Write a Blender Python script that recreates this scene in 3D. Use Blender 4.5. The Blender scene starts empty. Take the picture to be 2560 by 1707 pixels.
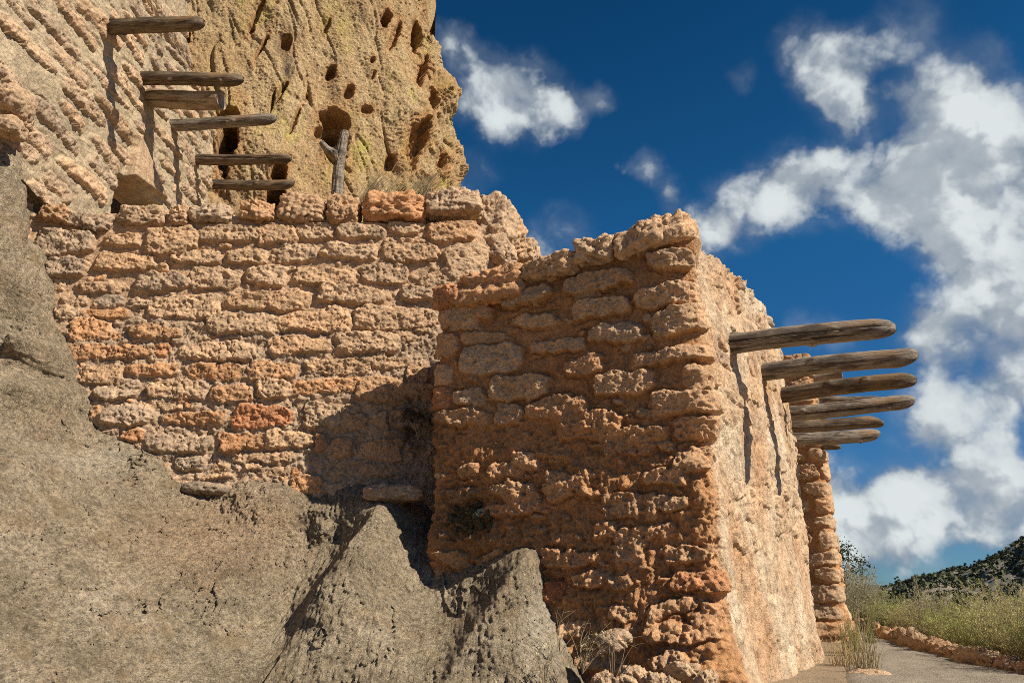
import bpy, math, random
import numpy as np
from mathutils import Vector, Matrix

rng = np.random.default_rng(7)
random.seed(7)
sc = bpy.context.scene
col = sc.collection
F32 = np.float32

# ------------------------------------------------------------------ camera
LENS_PX = 1849.0
PITCH = math.atan(627.0 / LENS_PX)
SP, CP = math.sin(PITCH), math.cos(PITCH)

def ray(px, py):
    """survey ray through a point of the photo: (X/Y, Z/Y) ratios from the eye point"""
    u = (px - 1280.0) / LENS_PX
    v = (853.5 - py) / LENS_PX
    yc = CP - v * SP
    return u / yc, (SP + v * CP) / yc

def at(px, py, Y):
    a, b = ray(px, py)
    return np.array([a * Y, Y, b * Y])

cam_d = bpy.data.cameras.new('camera')
cam_d.sensor_width = 36.0
cam_d.lens = LENS_PX / 2560.0 * 36.0
cam_d.clip_start = 0.05
cam_d.clip_end = 8000
cam = bpy.data.objects.new('camera', cam_d)
cam.rotation_euler = (math.pi / 2 + PITCH, 0, 0)
col.objects.link(cam)
sc.camera = cam

# ------------------------------------------------------------------ noise
_P = rng.permutation(512).astype(np.int64)
_P = np.concatenate([_P, _P, _P])
_ang = rng.random(1024) * 2 * math.pi
_GX, _GY = np.cos(_ang).astype(F32), np.sin(_ang).astype(F32)
_RV = rng.random((4, 1024)).astype(F32)

def _hash(ix, iy, seed):
    return _P[(_P[(ix + seed * 37) & 511] + iy + seed * 101) & 511]

def perlin(x, y, seed=0):
    x = np.asarray(x, F32); y = np.asarray(y, F32)
    fx, fy = np.floor(x), np.floor(y)
    ix, iy = fx.astype(np.int64), fy.astype(np.int64)
    dx, dy = x - fx, y - fy
    sx = dx * dx * dx * (dx * (dx * 6 - 15) + 10)
    sy = dy * dy * dy * (dy * (dy * 6 - 15) + 10)
    def g(i, j, ex, ey):
        h = _hash(i, j, seed)
        return _GX[h] * ex + _GY[h] * ey
    a = g(ix, iy, dx, dy); b = g(ix + 1, iy, dx - 1, dy)
    c = g(ix, iy + 1, dx, dy - 1); d = g(ix + 1, iy + 1, dx - 1, dy - 1)
    t = a + sx * (b - a)
    return 1.5 * (t + sy * ((c + sx * (d - c)) - t))

def fbm(x, y, octv=4, seed=0, gain=0.5, lac=2.03):
    s = 0; a = 1.0; n = 0
    for o in range(octv):
        s = s + a * perlin(x, y, seed + o); n += a
        x = x * lac + 11.3; y = y * lac + 5.7; a *= gain
    return s / n

def worley(x, y, seed=0):
    """distance to the nearest and second nearest cell point, and a random value of the nearest cell"""
    x = np.asarray(x, F32); y = np.asarray(y, F32)
    fx, fy = np.floor(x), np.floor(y)
    ix, iy = fx.astype(np.int64), fy.astype(np.int64)
    dx, dy = x - fx, y - fy
    f1 = np.full(x.shape, 9, F32); f2 = f1.copy(); rid = np.zeros(x.shape, F32)
    for i in (-1, 0, 1):
        for j in (-1, 0, 1):
            h = _hash(ix + i, iy + j, seed)
            d = (i + _RV[0][h] - dx) ** 2 + (j + _RV[1][h] - dy) ** 2
            m = d < f1
            f2 = np.where(m, f1, np.minimum(f2, d))
            rid = np.where(m, _RV[2][h], rid)
            f1 = np.where(m, d, f1)
    return np.sqrt(f1), np.sqrt(f2), rid

def sstep(a, b, x):
    t = np.clip((x - a) / (b - a), 0, 1)
    return t * t * (3 - 2 * t)

def pits(x, y, freq, dens, seed):
    f1, f2, r = worley(x * freq, y * freq, seed)
    return sstep(0.42, 0.12, f1) * (r < dens)

# ------------------------------------------------------------------ mesh helpers
def link(name, me, mat=None, parent=None):
    o = bpy.data.objects.new(name, me)
    col.objects.link(o)
    if mat is not None and me is not None:
        me.materials.append(mat)
    if parent is not None:
        o.parent = parent
        o.matrix_parent_inverse = Matrix.Identity(4)
        if parent.location.length > 0 or parent.rotation_euler.z:
            pass
    return o

def mesh_np(name, verts, quads, smooth=True, attrs=None):
    me = bpy.data.meshes.new(name)
    verts = np.ascontiguousarray(verts, F32).reshape(-1, 3)
    quads = np.ascontiguousarray(quads, np.int32)
    k = quads.shape[1]
    me.vertices.add(len(verts)); me.vertices.foreach_set('co', verts.ravel())
    me.loops.add(quads.size); me.loops.foreach_set('vertex_index', quads.ravel())
    me.polygons.add(len(quads))
    me.polygons.foreach_set('loop_start', np.arange(0, quads.size, k, dtype=np.int32))
    me.polygons.foreach_set('loop_total', np.full(len(quads), k, np.int32))
    me.polygons.foreach_set('use_smooth', np.full(len(quads), smooth, bool))
    me.update(calc_edges=True)
    for an, av in (attrs or {}).items():
        a = me.attributes.new(an, 'FLOAT', 'POINT')
        a.data.foreach_set('value', np.ascontiguousarray(av, F32).ravel())
    return me

def grid_quads(nr, nc, flip=False):
    i = np.arange(nr - 1)[:, None] * nc + np.arange(nc - 1)[None, :]
    q = np.stack([i, i + 1, i + nc + 1, i + nc], -1).reshape(-1, 4)
    return q[:, ::-1] if flip else q

def tag(o, label=None, cat=None, group=None, kind=None):
    if label: o['label'] = label
    if cat: o['category'] = cat
    if group: o['group'] = group
    if kind: o['kind'] = kind
    return o

def empty(name, loc=(0, 0, 0)):
    o = bpy.data.objects.new(name, None)
    o.location = loc
    o.empty_display_size = 0.2
    col.objects.link(o)
    return o

# ------------------------------------------------------------------ materials
def mat_new(name):
    m = bpy.data.materials.new(name); m.use_nodes = True
    nt = m.node_tree; nt.nodes.clear()
    out = nt.nodes.new('ShaderNodeOutputMaterial')
    b = nt.nodes.new('ShaderNodeBsdfPrincipled')
    b.inputs['Roughness'].default_value = 0.9
    b.inputs['Specular IOR Level'].default_value = 0.15
    nt.links.new(b.outputs[0], out.inputs[0])
    return m, nt, b

class N:
    """small node-graph writer"""
    def __init__(s, nt): s.nt = nt
    def put(s, sock, v):
        if hasattr(v, 'is_linked') or hasattr(v, 'links'): s.nt.links.new(v, sock)
        elif isinstance(v, (tuple, list)) and len(v) == 3 and sock.type == 'RGBA': sock.default_value = (*v, 1)
        else: sock.default_value = v
    def coord(s, kind='Object'):
        return s.nt.nodes.new('ShaderNodeTexCoord').outputs[kind]
    def attr(s, name):
        n = s.nt.nodes.new('ShaderNodeAttribute'); n.attribute_name = name; return n.outputs['Fac']
    def noise(s, vec, scale, detail=4, rough=0.6, out=0, dist=0.0):
        n = s.nt.nodes.new('ShaderNodeTexNoise')
        s.put(n.inputs['Vector'], vec); n.inputs['Scale'].default_value = scale
        n.inputs['Detail'].default_value = detail; n.inputs['Roughness'].default_value = rough
        n.inputs['Distortion'].default_value = dist
        return n.outputs[out]
    def mapping(s, vec, scale=(1, 1, 1), rot=(0, 0, 0), loc=(0, 0, 0)):
        n = s.nt.nodes.new('ShaderNodeMapping'); s.put(n.inputs['Vector'], vec)
        n.inputs['Scale'].default_value = scale; n.inputs['Rotation'].default_value = rot; n.inputs['Location'].default_value = loc
        return n.outputs[0]
    def rng(s, v, a, b, c=0.0, d=1.0, smooth=False):
        n = s.nt.nodes.new('ShaderNodeMapRange')
        if smooth: n.interpolation_type = 'SMOOTHSTEP'
        s.put(n.inputs['Value'], v)
        for k, x in zip(('From Min', 'From Max', 'To Min', 'To Max'), (a, b, c, d)): s.put(n.inputs[k], x)
        return n.outputs[0]
    def math(s, op, a, b=0.0, clamp=False):
        n = s.nt.nodes.new('ShaderNodeMath'); n.operation = op; n.use_clamp = clamp
        s.put(n.inputs[0], a); s.put(n.inputs[1], b); return n.outputs[0]
    def vmath(s, op, a, b=None, scale=None, out=0):
        n = s.nt.nodes.new('ShaderNodeVectorMath'); n.operation = op
        s.put(n.inputs[0], a)
        if b is not None: s.put(n.inputs[1], b)
        if scale is not None: s.put(n.inputs['Scale'], scale)
        return n.outputs[out]
    def mix(s, f, a, b, mode='MIX'):
        n = s.nt.nodes.new('ShaderNodeMix'); n.data_type = 'RGBA'; n.blend_type = mode
        s.put(n.inputs['Factor'], f); s.put(n.inputs['A'] if False else n.inputs[6], a); s.put(n.inputs[7], b)
        return n.outputs[2]
    def ramp(s, v, stops):
        n = s.nt.nodes.new('ShaderNodeValToRGB'); s.put(n.inputs[0], v)
        e = n.color_ramp.elements
        while len(e) < len(stops): e.new(0.5)
        for k, (p, c) in enumerate(stops): e[k].position = p; e[k].color = (*c, 1)
        return n.outputs[0]
    def bump(s, h, strength, dist=0.02, normal=None):
        n = s.nt.nodes.new('ShaderNodeBump'); s.put(n.inputs['Height'], h)
        n.inputs['Strength'].default_value = strength; n.inputs['Distance'].default_value = dist
        if normal is not None: s.put(n.inputs['Normal'], normal)
        return n.outputs[0]
    def gray(s, v):
        n = s.nt.nodes.new('ShaderNodeCombineColor')
        for k in range(3): s.put(n.inputs[k], v)
        return n.outputs[0]

def mat_masonry(name, mort_a, mort_b, val=1.0):
    m, nt, b = mat_new(name); g = N(nt); P = g.coord()
    big = g.noise(P, 1.3, 4); mid = g.noise(P, 9, 5, 0.65); fine = g.noise(P, 45, 5, 0.75); spk = g.noise(P, 120, 2, 0.6)
    mort = g.mix(g.rng(big, 0.4, 0.62), mort_a, mort_b)
    mort = g.mix(g.rng(g.attr('grey'), 0, 1), mort, (0.31, 0.245, 0.18))
    mort = g.mix(g.attr('pale'), mort, (0.52, 0.415, 0.29))
    hue = g.math('ADD', g.attr('hue'), g.rng(mid, 0.3, 0.7, -0.10, 0.10))
    stone = g.ramp(hue, [(0.0, (0.34, 0.255, 0.18)), (0.25, (0.47, 0.322, 0.20)), (0.5, (0.49, 0.305, 0.17)), (0.75, (0.48, 0.245, 0.115)), (1.0, (0.41, 0.165, 0.08))])
    c = g.mix(g.attr('stone'), mort, stone)
    lum = g.math('MULTIPLY', g.rng(mid, 0.36, 0.64, 0.80, 1.18), g.rng(fine, 0.38, 0.62, 0.72, 1.26))
    lum = g.math('MULTIPLY', lum, g.attr('val'))
    lum = g.math('MULTIPLY', lum, val)
    c = g.mix(1.0, c, g.gray(lum), 'MULTIPLY')
    # pale grains and a few dark grains in the tuff
    c = g.mix(g.rng(spk, 0.66, 0.74, 0, 0.45), c, (0.62, 0.5, 0.38))
    c = g.mix(g.rng(g.noise(P, 38, 3, 0.7), 0.66, 0.76, 0, 0.55), c, (0.13, 0.085, 0.055))
    # near-black brown patches where the wall's own mask is set
    c = g.mix(g.math('MULTIPLY', g.attr('dark_patch'), g.rng(mid, 0.35, 0.6)), c, (0.05, 0.036, 0.026))
    nt.links.new(c, b.inputs['Base Color'])
    h = g.math('ADD', g.math('MULTIPLY', fine, 0.7), g.math('MULTIPLY', spk, 0.5))
    nt.links.new(g.bump(h, 0.8, 0.022), b.inputs['Normal'])
    return m

def mat_bedrock():
    m, nt, b = mat_new('tuff_bedrock'); g = N(nt); P = g.coord()
    big = g.noise(P, 1.6, 6, 0.62); mid = g.noise(P, 7, 6, 0.7); fine = g.noise(P, 26, 6, 0.8); spk = g.noise(P, 85, 3, 0.7)
    c = g.ramp(big, [(0.3, (0.23, 0.176, 0.113)), (0.45, (0.355, 0.278, 0.182)), (0.58, (0.43, 0.34, 0.228)), (0.7, (0.57, 0.465, 0.33))])
    c = g.mix(g.rng(mid, 0.46, 0.64, 0, 0.7), c, (0.20, 0.155, 0.10))
    c = g.mix(g.rng(g.noise(P, 3.1, 4), 0.56, 0.70, 0, 0.5), c, (0.40, 0.27, 0.16))
    c = g.mix(g.attr('warm'), c, (0.40, 0.255, 0.15))
    c = g.mix(g.attr('pale'), c, (0.52, 0.44, 0.33))
    lum = g.math('MULTIPLY', g.rng(fine, 0.38, 0.62, 0.55, 1.42), g.rng(spk, 0.36, 0.64, 0.75, 1.25))
    c = g.mix(1.0, c, g.gray(lum), 'MULTIPLY')
    c = g.mix(g.rng(g.noise(P, 34, 3, 0.6), 0.60, 0.70, 0, 0.75), c, (0.06, 0.045, 0.032))
    c = g.mix(g.rng(g.noise(P, 48, 2, 0.5), 0.60, 0.70, 0, 0.6), c, (0.60, 0.51, 0.39))
    ol = g.math('MULTIPLY', g.rng(g.noise(P, 4.3, 5, 0.7), 0.56, 0.66), 0.5)
    c = g.mix(ol, c, (0.30, 0.205, 0.10))
    nt.links.new(c, b.inputs['Base Color'])
    h = g.math('ADD', fine, g.math('MULTIPLY', spk, 0.6))
    nt.links.new(g.bump(h, 1.0, 0.05), b.inputs['Normal'])
    return m

def mat_cliff():
    m, nt, b = mat_new('lichen_cliff'); g = N(nt); P = g.coord()
    L = g.mapping(P, (1, 1, 0.45), (0, math.radians(-22), 0))
    big = g.noise(L, 0.8, 5); mid = g.noise(L, 5, 6, 0.7); fine = g.noise(L, 22, 6, 0.75); spk = g.noise(P, 70, 3, 0.7)
    c = g.ramp(big, [(0.3, (0.46, 0.315, 0.155)), (0.5, (0.55, 0.39, 0.205)), (0.7, (0.60, 0.44, 0.255))])
    c = g.mix(g.rng(g.noise(L, 1.7, 5, 0.6), 0.50, 0.66, 0, 0.6), c, (0.47, 0.285, 0.14))
    c = g.mix(g.attr('orange'), c, (0.50, 0.265, 0.11))
    ly = g.math('MULTIPLY', g.rng(g.noise(L, 2.3, 5, 0.65), 0.48, 0.62), g.rng(mid, 0.38, 0.56))
    c = g.mix(g.math('MULTIPLY', ly, g.attr('lich')), c, (0.54, 0.47, 0.10))
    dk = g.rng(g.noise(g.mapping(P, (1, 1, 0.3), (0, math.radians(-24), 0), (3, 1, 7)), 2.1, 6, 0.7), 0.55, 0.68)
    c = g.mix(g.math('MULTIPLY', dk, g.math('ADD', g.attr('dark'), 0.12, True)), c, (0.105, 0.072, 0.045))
    lum = g.math('MULTIPLY', g.rng(fine, 0.38, 0.62, 0.70, 1.28), g.rng(spk, 0.38, 0.62, 0.8, 1.2))
    c = g.mix(1.0, c, g.gray(lum), 'MULTIPLY')
    c = g.mix(g.rng(g.noise(P, 34, 2, 0.5), 0.64, 0.74, 0, 0.5), c, (0.6, 0.52, 0.4))
    nt.links.new(c, b.inputs['Base Color'])
    nt.links.new(g.bump(g.math('ADD', fine, g.math('MULTIPLY', spk, 0.5)), 1.0, 0.07), b.inputs['Normal'])
    return m

def mat_wood(name, a, bcol, dark, warm=0.0):
    m, nt, b = mat_new(name); g = N(nt); P = g.coord()
    L = g.mapping(P, (0.06, 1, 1))                    # grain runs along the beam's own X axis
    gr = g.noise(L, 34, 5, 0.75); gr2 = g.noise(L, 75, 3, 0.6); pat = g.noise(g.mapping(P, (0.35, 1, 1)), 9, 5, 0.65)
    c = g.mix(g.rng(gr, 0.40, 0.62), a, bcol)
    c = g.mix(g.rng(pat, 0.48, 0.62, 0, 0.8), c, dark)
    c = g.mix(g.rng(g.noise(g.mapping(P, (0.3, 1, 1), loc=(5, 2, 1)), 7, 4), 0.55, 0.7, 0, warm), c, (0.30, 0.16, 0.06))
    c = g.mix(g.rng(gr2, 0.58, 0.66, 0, 0.85), c, (0.03, 0.022, 0.016))
    c = g.mix(1.0, c, g.gray(g.rng(gr2, 0.3, 0.7, 0.8, 1.2)), 'MULTIPLY')
    nt.links.new(c, b.inputs['Base Color'])
    nt.links.new(g.bump(g.math('ADD', gr, gr2), 0.7, 0.012), b.inputs['Normal'])
    b.inputs['Roughness'].default_value = 0.8
    return m

def mat_plant(name, c1, c2, scale=3.0, trans=0.25):
    m, nt, b = mat_new(name); g = N(nt); P = g.coord()
    n = g.noise(P, scale, 3); r = nt.nodes.new('ShaderNodeObjectInfo').outputs['Random']
    c = g.mix(g.rng(n, 0.35, 0.65), c1, c2)
    c = g.mix(1.0, c, g.gray(g.rng(r, 0, 1, 0.75, 1.2)), 'MULTIPLY')
    nt.links.new(c, b.inputs['Base Color'])
    b.inputs['Roughness'].default_value = 0.7
    if trans:
        t = nt.nodes.new('ShaderNodeBsdfTranslucent'); nt.links.new(c, t.inputs[0])
        mx = nt.nodes.new('ShaderNodeMixShader'); mx.inputs[0].default_value = trans
        nt.links.new(b.outputs[0], mx.inputs[1]); nt.links.new(t.outputs[0], mx.inputs[2])
        nt.links.new(mx.outputs[0], [x for x in nt.nodes if x.type == 'OUTPUT_MATERIAL'][0].inputs[0])
    return m

def mat_soil(name, a, bcol, s=1.0):
    m, nt, b = mat_new(name); g = N(nt); P = g.coord()
    big = g.noise(P, 0.35 * s, 5); mid = g.noise(P, 6 * s, 5, 0.7); fine = g.noise(P, 60 * s, 4, 0.7); v = g.noise(P, 25 * s, 3, 0.8)
    c = g.mix(g.rng(big, 0.35, 0.65), a, bcol)
    c = g.mix(1.0, c, g.gray(g.math('MULTIPLY', g.rng(mid, 0.3, 0.7, 0.8, 1.2), g.rng(fine, 0.3, 0.7, 0.65, 1.35))), 'MULTIPLY')
    c = g.mix(g.rng(v, 0.62, 0.72, 0, 0.6), c, (0.5, 0.43, 0.33))
    nt.links.new(c, b.inputs['Base Color'])
    nt.links.new(g.bump(g.math('ADD', fine, v), 0.8, 0.02), b.inputs['Normal'])
    return m

M = {
    'lower': mat_masonry('tuff_masonry', (0.43, 0.28, 0.168), (0.46, 0.30, 0.18)),
    'tower': mat_masonry('tower_masonry', (0.38, 0.185, 0.076), (0.44, 0.225, 0.098)),
    'upper': mat_masonry('upper_masonry', (0.37, 0.29, 0.19), (0.42, 0.325, 0.21)),
    'rock': mat_bedrock(), 'cliff': mat_cliff(),
    'wood': mat_wood('weathered_timber', (0.21, 0.155, 0.10), (0.09, 0.062, 0.038), (0.04, 0.028, 0.018), 0.4),
    'wood_pale': mat_wood('bleached_timber', (0.36, 0.28, 0.20), (0.27, 0.20, 0.13), (0.16, 0.10, 0.055), 0.35),
    'wood_grey': mat_wood('grey_timber', (0.31, 0.26, 0.205), (0.13, 0.10, 0.07), (0.05, 0.036, 0.026), 0.45),
    'straw': mat_plant('dry_straw', (0.62, 0.51, 0.30), (0.50, 0.39, 0.21), 6, 0.2),
    'twig': mat_plant('dry_twig', (0.22, 0.165, 0.10), (0.32, 0.25, 0.15), 6, 0),
    'sage': mat_plant('chamisa_leaf', (0.36, 0.36, 0.15), (0.48, 0.45, 0.20), 2.5, 0.3),
    'sage2': mat_plant('green_chamisa_leaf', (0.26, 0.31, 0.09), (0.41, 0.41, 0.14), 2.5, 0.3),
    'sage3': mat_plant('grey_chamisa_leaf', (0.33, 0.33, 0.20), (0.43, 0.41, 0.25), 2.5, 0.3),
    'juniper': mat_plant('juniper_leaf', (0.04, 0.055, 0.026), (0.075, 0.09, 0.042), 1.2, 0),
    'cotton': mat_plant('broadleaf', (0.035, 0.065, 0.018), (0.06, 0.095, 0.025), 1.2, 0.15),
    'scrub': mat_plant('hill_brush', (0.06, 0.068, 0.035), (0.11, 0.11, 0.06), .2, 0),
    'bark': mat_plant('bark', (0.12, 0.09, 0.06), (0.17, 0.13, 0.09), 8, 0),
    'moss': mat_plant('dark_moss', (0.055, 0.042, 0.022), (0.11, 0.085, 0.04), 30, 0),
    'lichen': mat_plant('pale_lichen', (0.27, 0.33, 0.22), (0.36, 0.40, 0.30), 40, 0),
    'ground': mat_soil('sandy_soil', (0.29, 0.215, 0.14), (0.24, 0.18, 0.115)),
    'path': mat_soil('gravel_path', (0.225, 0.19, 0.145), (0.27, 0.23, 0.175), 1.3),
    'hill': mat_soil('hill_soil', (0.15, 0.13, 0.105), (0.21, 0.18, 0.14), 0.06),
    'mesa': mat_soil('mesa_scrub', (0.05, 0.06, 0.05), (0.07, 0.075, 0.06), 0.02),
}

# ------------------------------------------------------------------ wall surfaces
def chaikin(p, n=2):
    p = np.asarray(p, float)
    for _ in range(n):
        q = np.empty((2 * len(p), p.shape[1]))
        q[0] = p[0]; q[-1] = p[-1]
        q[1:-1:2] = 0.75 * p[:-1] + 0.25 * p[1:]
        q[2:-1:2] = 0.25 * p[:-1] + 0.75 * p[1:]
        p = q
    return p

class Wall:
    """a masonry or rock face that follows a plan path; u runs along the path, z is height"""
    def __init__(s, path, zb, res=0.0014, smooth=2, zres=None, jag=0.0):
        P = chaikin(path, smooth)                       # X, Y, ztop, innerX, innerY
        seg = np.hypot(np.diff(P[:, 0]), np.diff(P[:, 1])); L = np.concatenate([[0], np.cumsum(seg)])
        us = [0.0]
        while us[-1] < L[-1]:
            Y = np.interp(us[-1], L, P[:, 1]); us.append(us[-1] + res * Y)
        s.u = np.array(us[:-1] + [L[-1]])
        s.X, s.Y, s.T, s.IX, s.IY = [np.interp(s.u, L, P[:, k]) for k in range(5)]
        s.T = s.T + jag * (fbm(s.u * 2.2, s.u * 0, 4, 66) + .5 * fbm(s.u * 9, s.u * 0 + 3, 3, 67))
        k = 9
        tx = np.gradient(s.X, s.u); ty = np.gradient(s.Y, s.u)
        ker = np.ones(2 * k + 1) / (2 * k + 1)
        tx = np.convolve(np.pad(tx, k, 'edge'), ker, 'valid'); ty = np.convolve(np.pad(ty, k, 'edge'), ker, 'valid')
        n = np.hypot(tx, ty)
        s.NX, s.NY = ty / n, -tx / n                   # outward (to the right of travel)
        s.zb = zb
        nz = int((s.T.max() - zb) / (zres or res * s.Y.min())) + 1
        s.nz = nz
        t = np.linspace(0, 1, nz)[:, None]
        s.V = zb + t * (s.T[None, :] - zb)
        s.U = np.broadcast_to(s.u[None, :], s.V.shape)
        s.ratio = s.X / s.Y
    def px(s, px, py):
        a, b = ray(px, py)
        d = s.ratio - a
        i = np.where(np.sign(d[:-1]) != np.sign(d[1:]))[0]
        if len(i) == 0:
            j = int(np.argmin(np.abs(d)))
        else:
            j = i[np.argmin(s.Y[i])]
        return s.u[j], b * s.Y[j], s.Y[j]
    def quad(s, x0, y0, x1, y1, dy=0):
        """an outline seen in the photo, carried onto the wall: centre and half axes in metres"""
        a = s.px(x0, (y0 + y1) / 2 - dy / 2); b = s.px(x1, (y0 + y1) / 2 + dy / 2)
        xm, ym = (x0 + x1) / 2, (y0 + y1) / 2
        c = s.px(xm, y0); d = s.px(xm, y1)
        cu, cz = (a[0] + b[0]) / 2, (c[1] + d[1]) / 2
        ax = np.array([(b[0] - a[0]) / 2, (b[1] - a[1]) / 2])
        return cu, cz, ax, abs(c[1] - d[1]) / 2
    def build(s, name, H, attrs, mat, parent=None, cap_rows=14, cap_noise=0.03, seed=5, zback=None):
        X = s.X[None, :] + s.NX[None, :] * H; Y = s.Y[None, :] + s.NY[None, :] * H
        top = s.V
        rows = [np.stack([X, Y, top], -1)]
        ex, ey = X[-1], Y[-1]
        for k in range(1, cap_rows + 1):
            t = k / cap_rows
            cx = ex + (s.IX - ex) * t; cy = ey + (s.IY - ey) * t
            cz = s.T + fbm(s.u * 5, np.full_like(s.u, t * 3), 4, seed) * cap_noise * math.sin(min(1, t * 2) * math.pi / 2)
            rows.append(np.stack([cx, cy, cz], -1)[None])
        rows.append(np.stack([s.IX, s.IY, np.full_like(s.IX, s.zb if zback is None else zback)], -1)[None])
        Vt = np.concatenate(rows, 0)
        extra = Vt.shape[0] - s.nz
        at_ = {k: np.concatenate([np.broadcast_to(v, s.V.shape), np.repeat(np.broadcast_to(v, s.V.shape)[-1:], extra, 0)], 0) for k, v in attrs.items()}
        me = mesh_np(name, Vt, grid_quads(Vt.shape[0], Vt.shape[1]), True, at_)
        return link(name, me, mat, parent)

def lay_stones(w, stones, seed=1, warp=0.022, edge=0.04, protrude=0.05, H0=None, groove=0.022):
    """relief of rounded stones on a wall; returns height, stone mask, hue and value fields"""
    U, V = w.U, w.V
    gro = np.zeros(U.shape); H = np.zeros(U.shape); mask = np.zeros(U.shape); hue = np.full(U.shape, 0.4); val = np.ones(U.shape)
    wu = warp * 1.7 * fbm(U * 6, V * 6, 3, seed) + 0.016 * fbm(U * 24, V * 24, 2, seed + 9)
    wv = warp * 1.25 * fbm(U * 6 + 40, V * 6, 3, seed + 3) + 0.013 * fbm(U * 24 + 9, V * 24, 2, seed + 11)
    r = np.random.default_rng(seed)
    for st in stones:
        cu, cz, ax, hz, hu, pr, va = st
        L = max(1e-3, np.hypot(*ax))
        c0 = np.searchsorted(w.u, cu - L * 1.4 - 0.05); c1 = np.searchsorted(w.u, cu + L * 1.4 + 0.05)
        if c1 <= c0: continue
        sl = slice(c0, c1)
        du = U[:, sl] + wu[:, sl] - cu; dv = V[:, sl] + wv[:, sl] - cz
        ca, sa = ax[0] / L, ax[1] / L
        a = (du * ca + dv * sa) / L
        b = (dv - du * ax[1] / max(ax[0], 1e-3)) / hz
        taper = 1 + r.uniform(-0.28, 0.28) * a
        b2 = (b - r.uniform(-0.16, 0.16) * (a * a - 0.4)) / np.clip(taper, 0.6, 1.4)
        p = r.uniform(3.0, 5.5)
        rr = (np.abs(a) ** p + np.abs(b2) ** p) ** (1 / p)
        d = (1 - rr) * min(L, hz)
        ed = edge * r.uniform(0.45, 1.2)
        gro[:, sl] = np.maximum(gro[:, sl], sstep(-0.030, -0.004, d) * sstep(0.012, -0.002, d))
        prof = np.clip(d / ed, 0, 1); prof = np.clip(1 - (1 - prof) ** 3.2, 0, 1)
        prof = np.where(d > 0, prof, 0)
        tb, ta = r.uniform(-0.3, 0.3), r.uniform(-0.25, 0.25)
        if H0 is not None: base = H0[:, sl]
        h = prof * pr * protrude * (1 + tb * np.clip(b, -1, 1) + ta * np.clip(a, -1, 1) + 0.12 * (1 - np.clip(rr, 0, 1) ** 2))
        cur = H[:, sl]
        m = h > cur
        H[:, sl] = np.where(m, h, cur)
        mk = sstep(0.0, 0.012, d)
        mask[:, sl] = np.maximum(mask[:, sl], mk)
        hue[:, sl] = np.where(m & (d > 0), hu, hue[:, sl]); val[:, sl] = np.where(m & (d > 0), va, val[:, sl])
    gro = gro * (1 - mask) * sstep(-.25, .2, fbm(U * 3, V * 3, 3, seed + 21))
    H = H - groove * gro
    return H, mask, hue, val

def tuff(U, V, seed, amp=1.0):
    """weathered, pitted surface of the tuff"""
    n = 0.030 * fbm(U * 8, V * 9, 3, seed) + 0.015 * fbm(U * 22, V * 24, 3, seed + 5) + 0.007 * perlin(U * 60, V * 60, seed + 8)
    f1, f2, rr = worley(U * 9, V * 13, seed + 3)
    n = n + 0.014 * sstep(0.0, 0.25, f2 - f1) * (rr - .4)
    pm = sstep(-.15, .35, fbm(U * 2.2, V * 2.2, 3, seed + 6))
    p = pm * (0.020 * pits(U, V, 15, 0.22, seed + 2) + 0.013 * pits(U, V, 34, 0.3, seed + 4))
    return amp * (n - p)

def conv(lst, ox, oy, s, w, r, dh=None):
    """survey list (x0, y0, x1, y1[, dy, hue, protrude]) in crop units -> stones on wall w"""
    out = []
    for q in lst:
        x0, y0, x1, y1 = [q[k] / s + (ox if k % 2 == 0 else oy) for k in range(4)]
        dy = (q[4] if len(q) > 4 else 0) / s
        hu = q[5] if len(q) > 5 and q[5] is not None else r.uniform(0.2, 0.46)
        pr = q[6] if len(q) > 6 else r.uniform(0.75, 1.3)
        cu, cz, ax, hz = w.quad(x0, y0, x1, y1, dy)
        ax = ax * 1.07; hz = hz * 1.08
        out.append((cu, cz, ax, hz, hu, pr, r.uniform(0.92, 1.12)))
    return out

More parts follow.
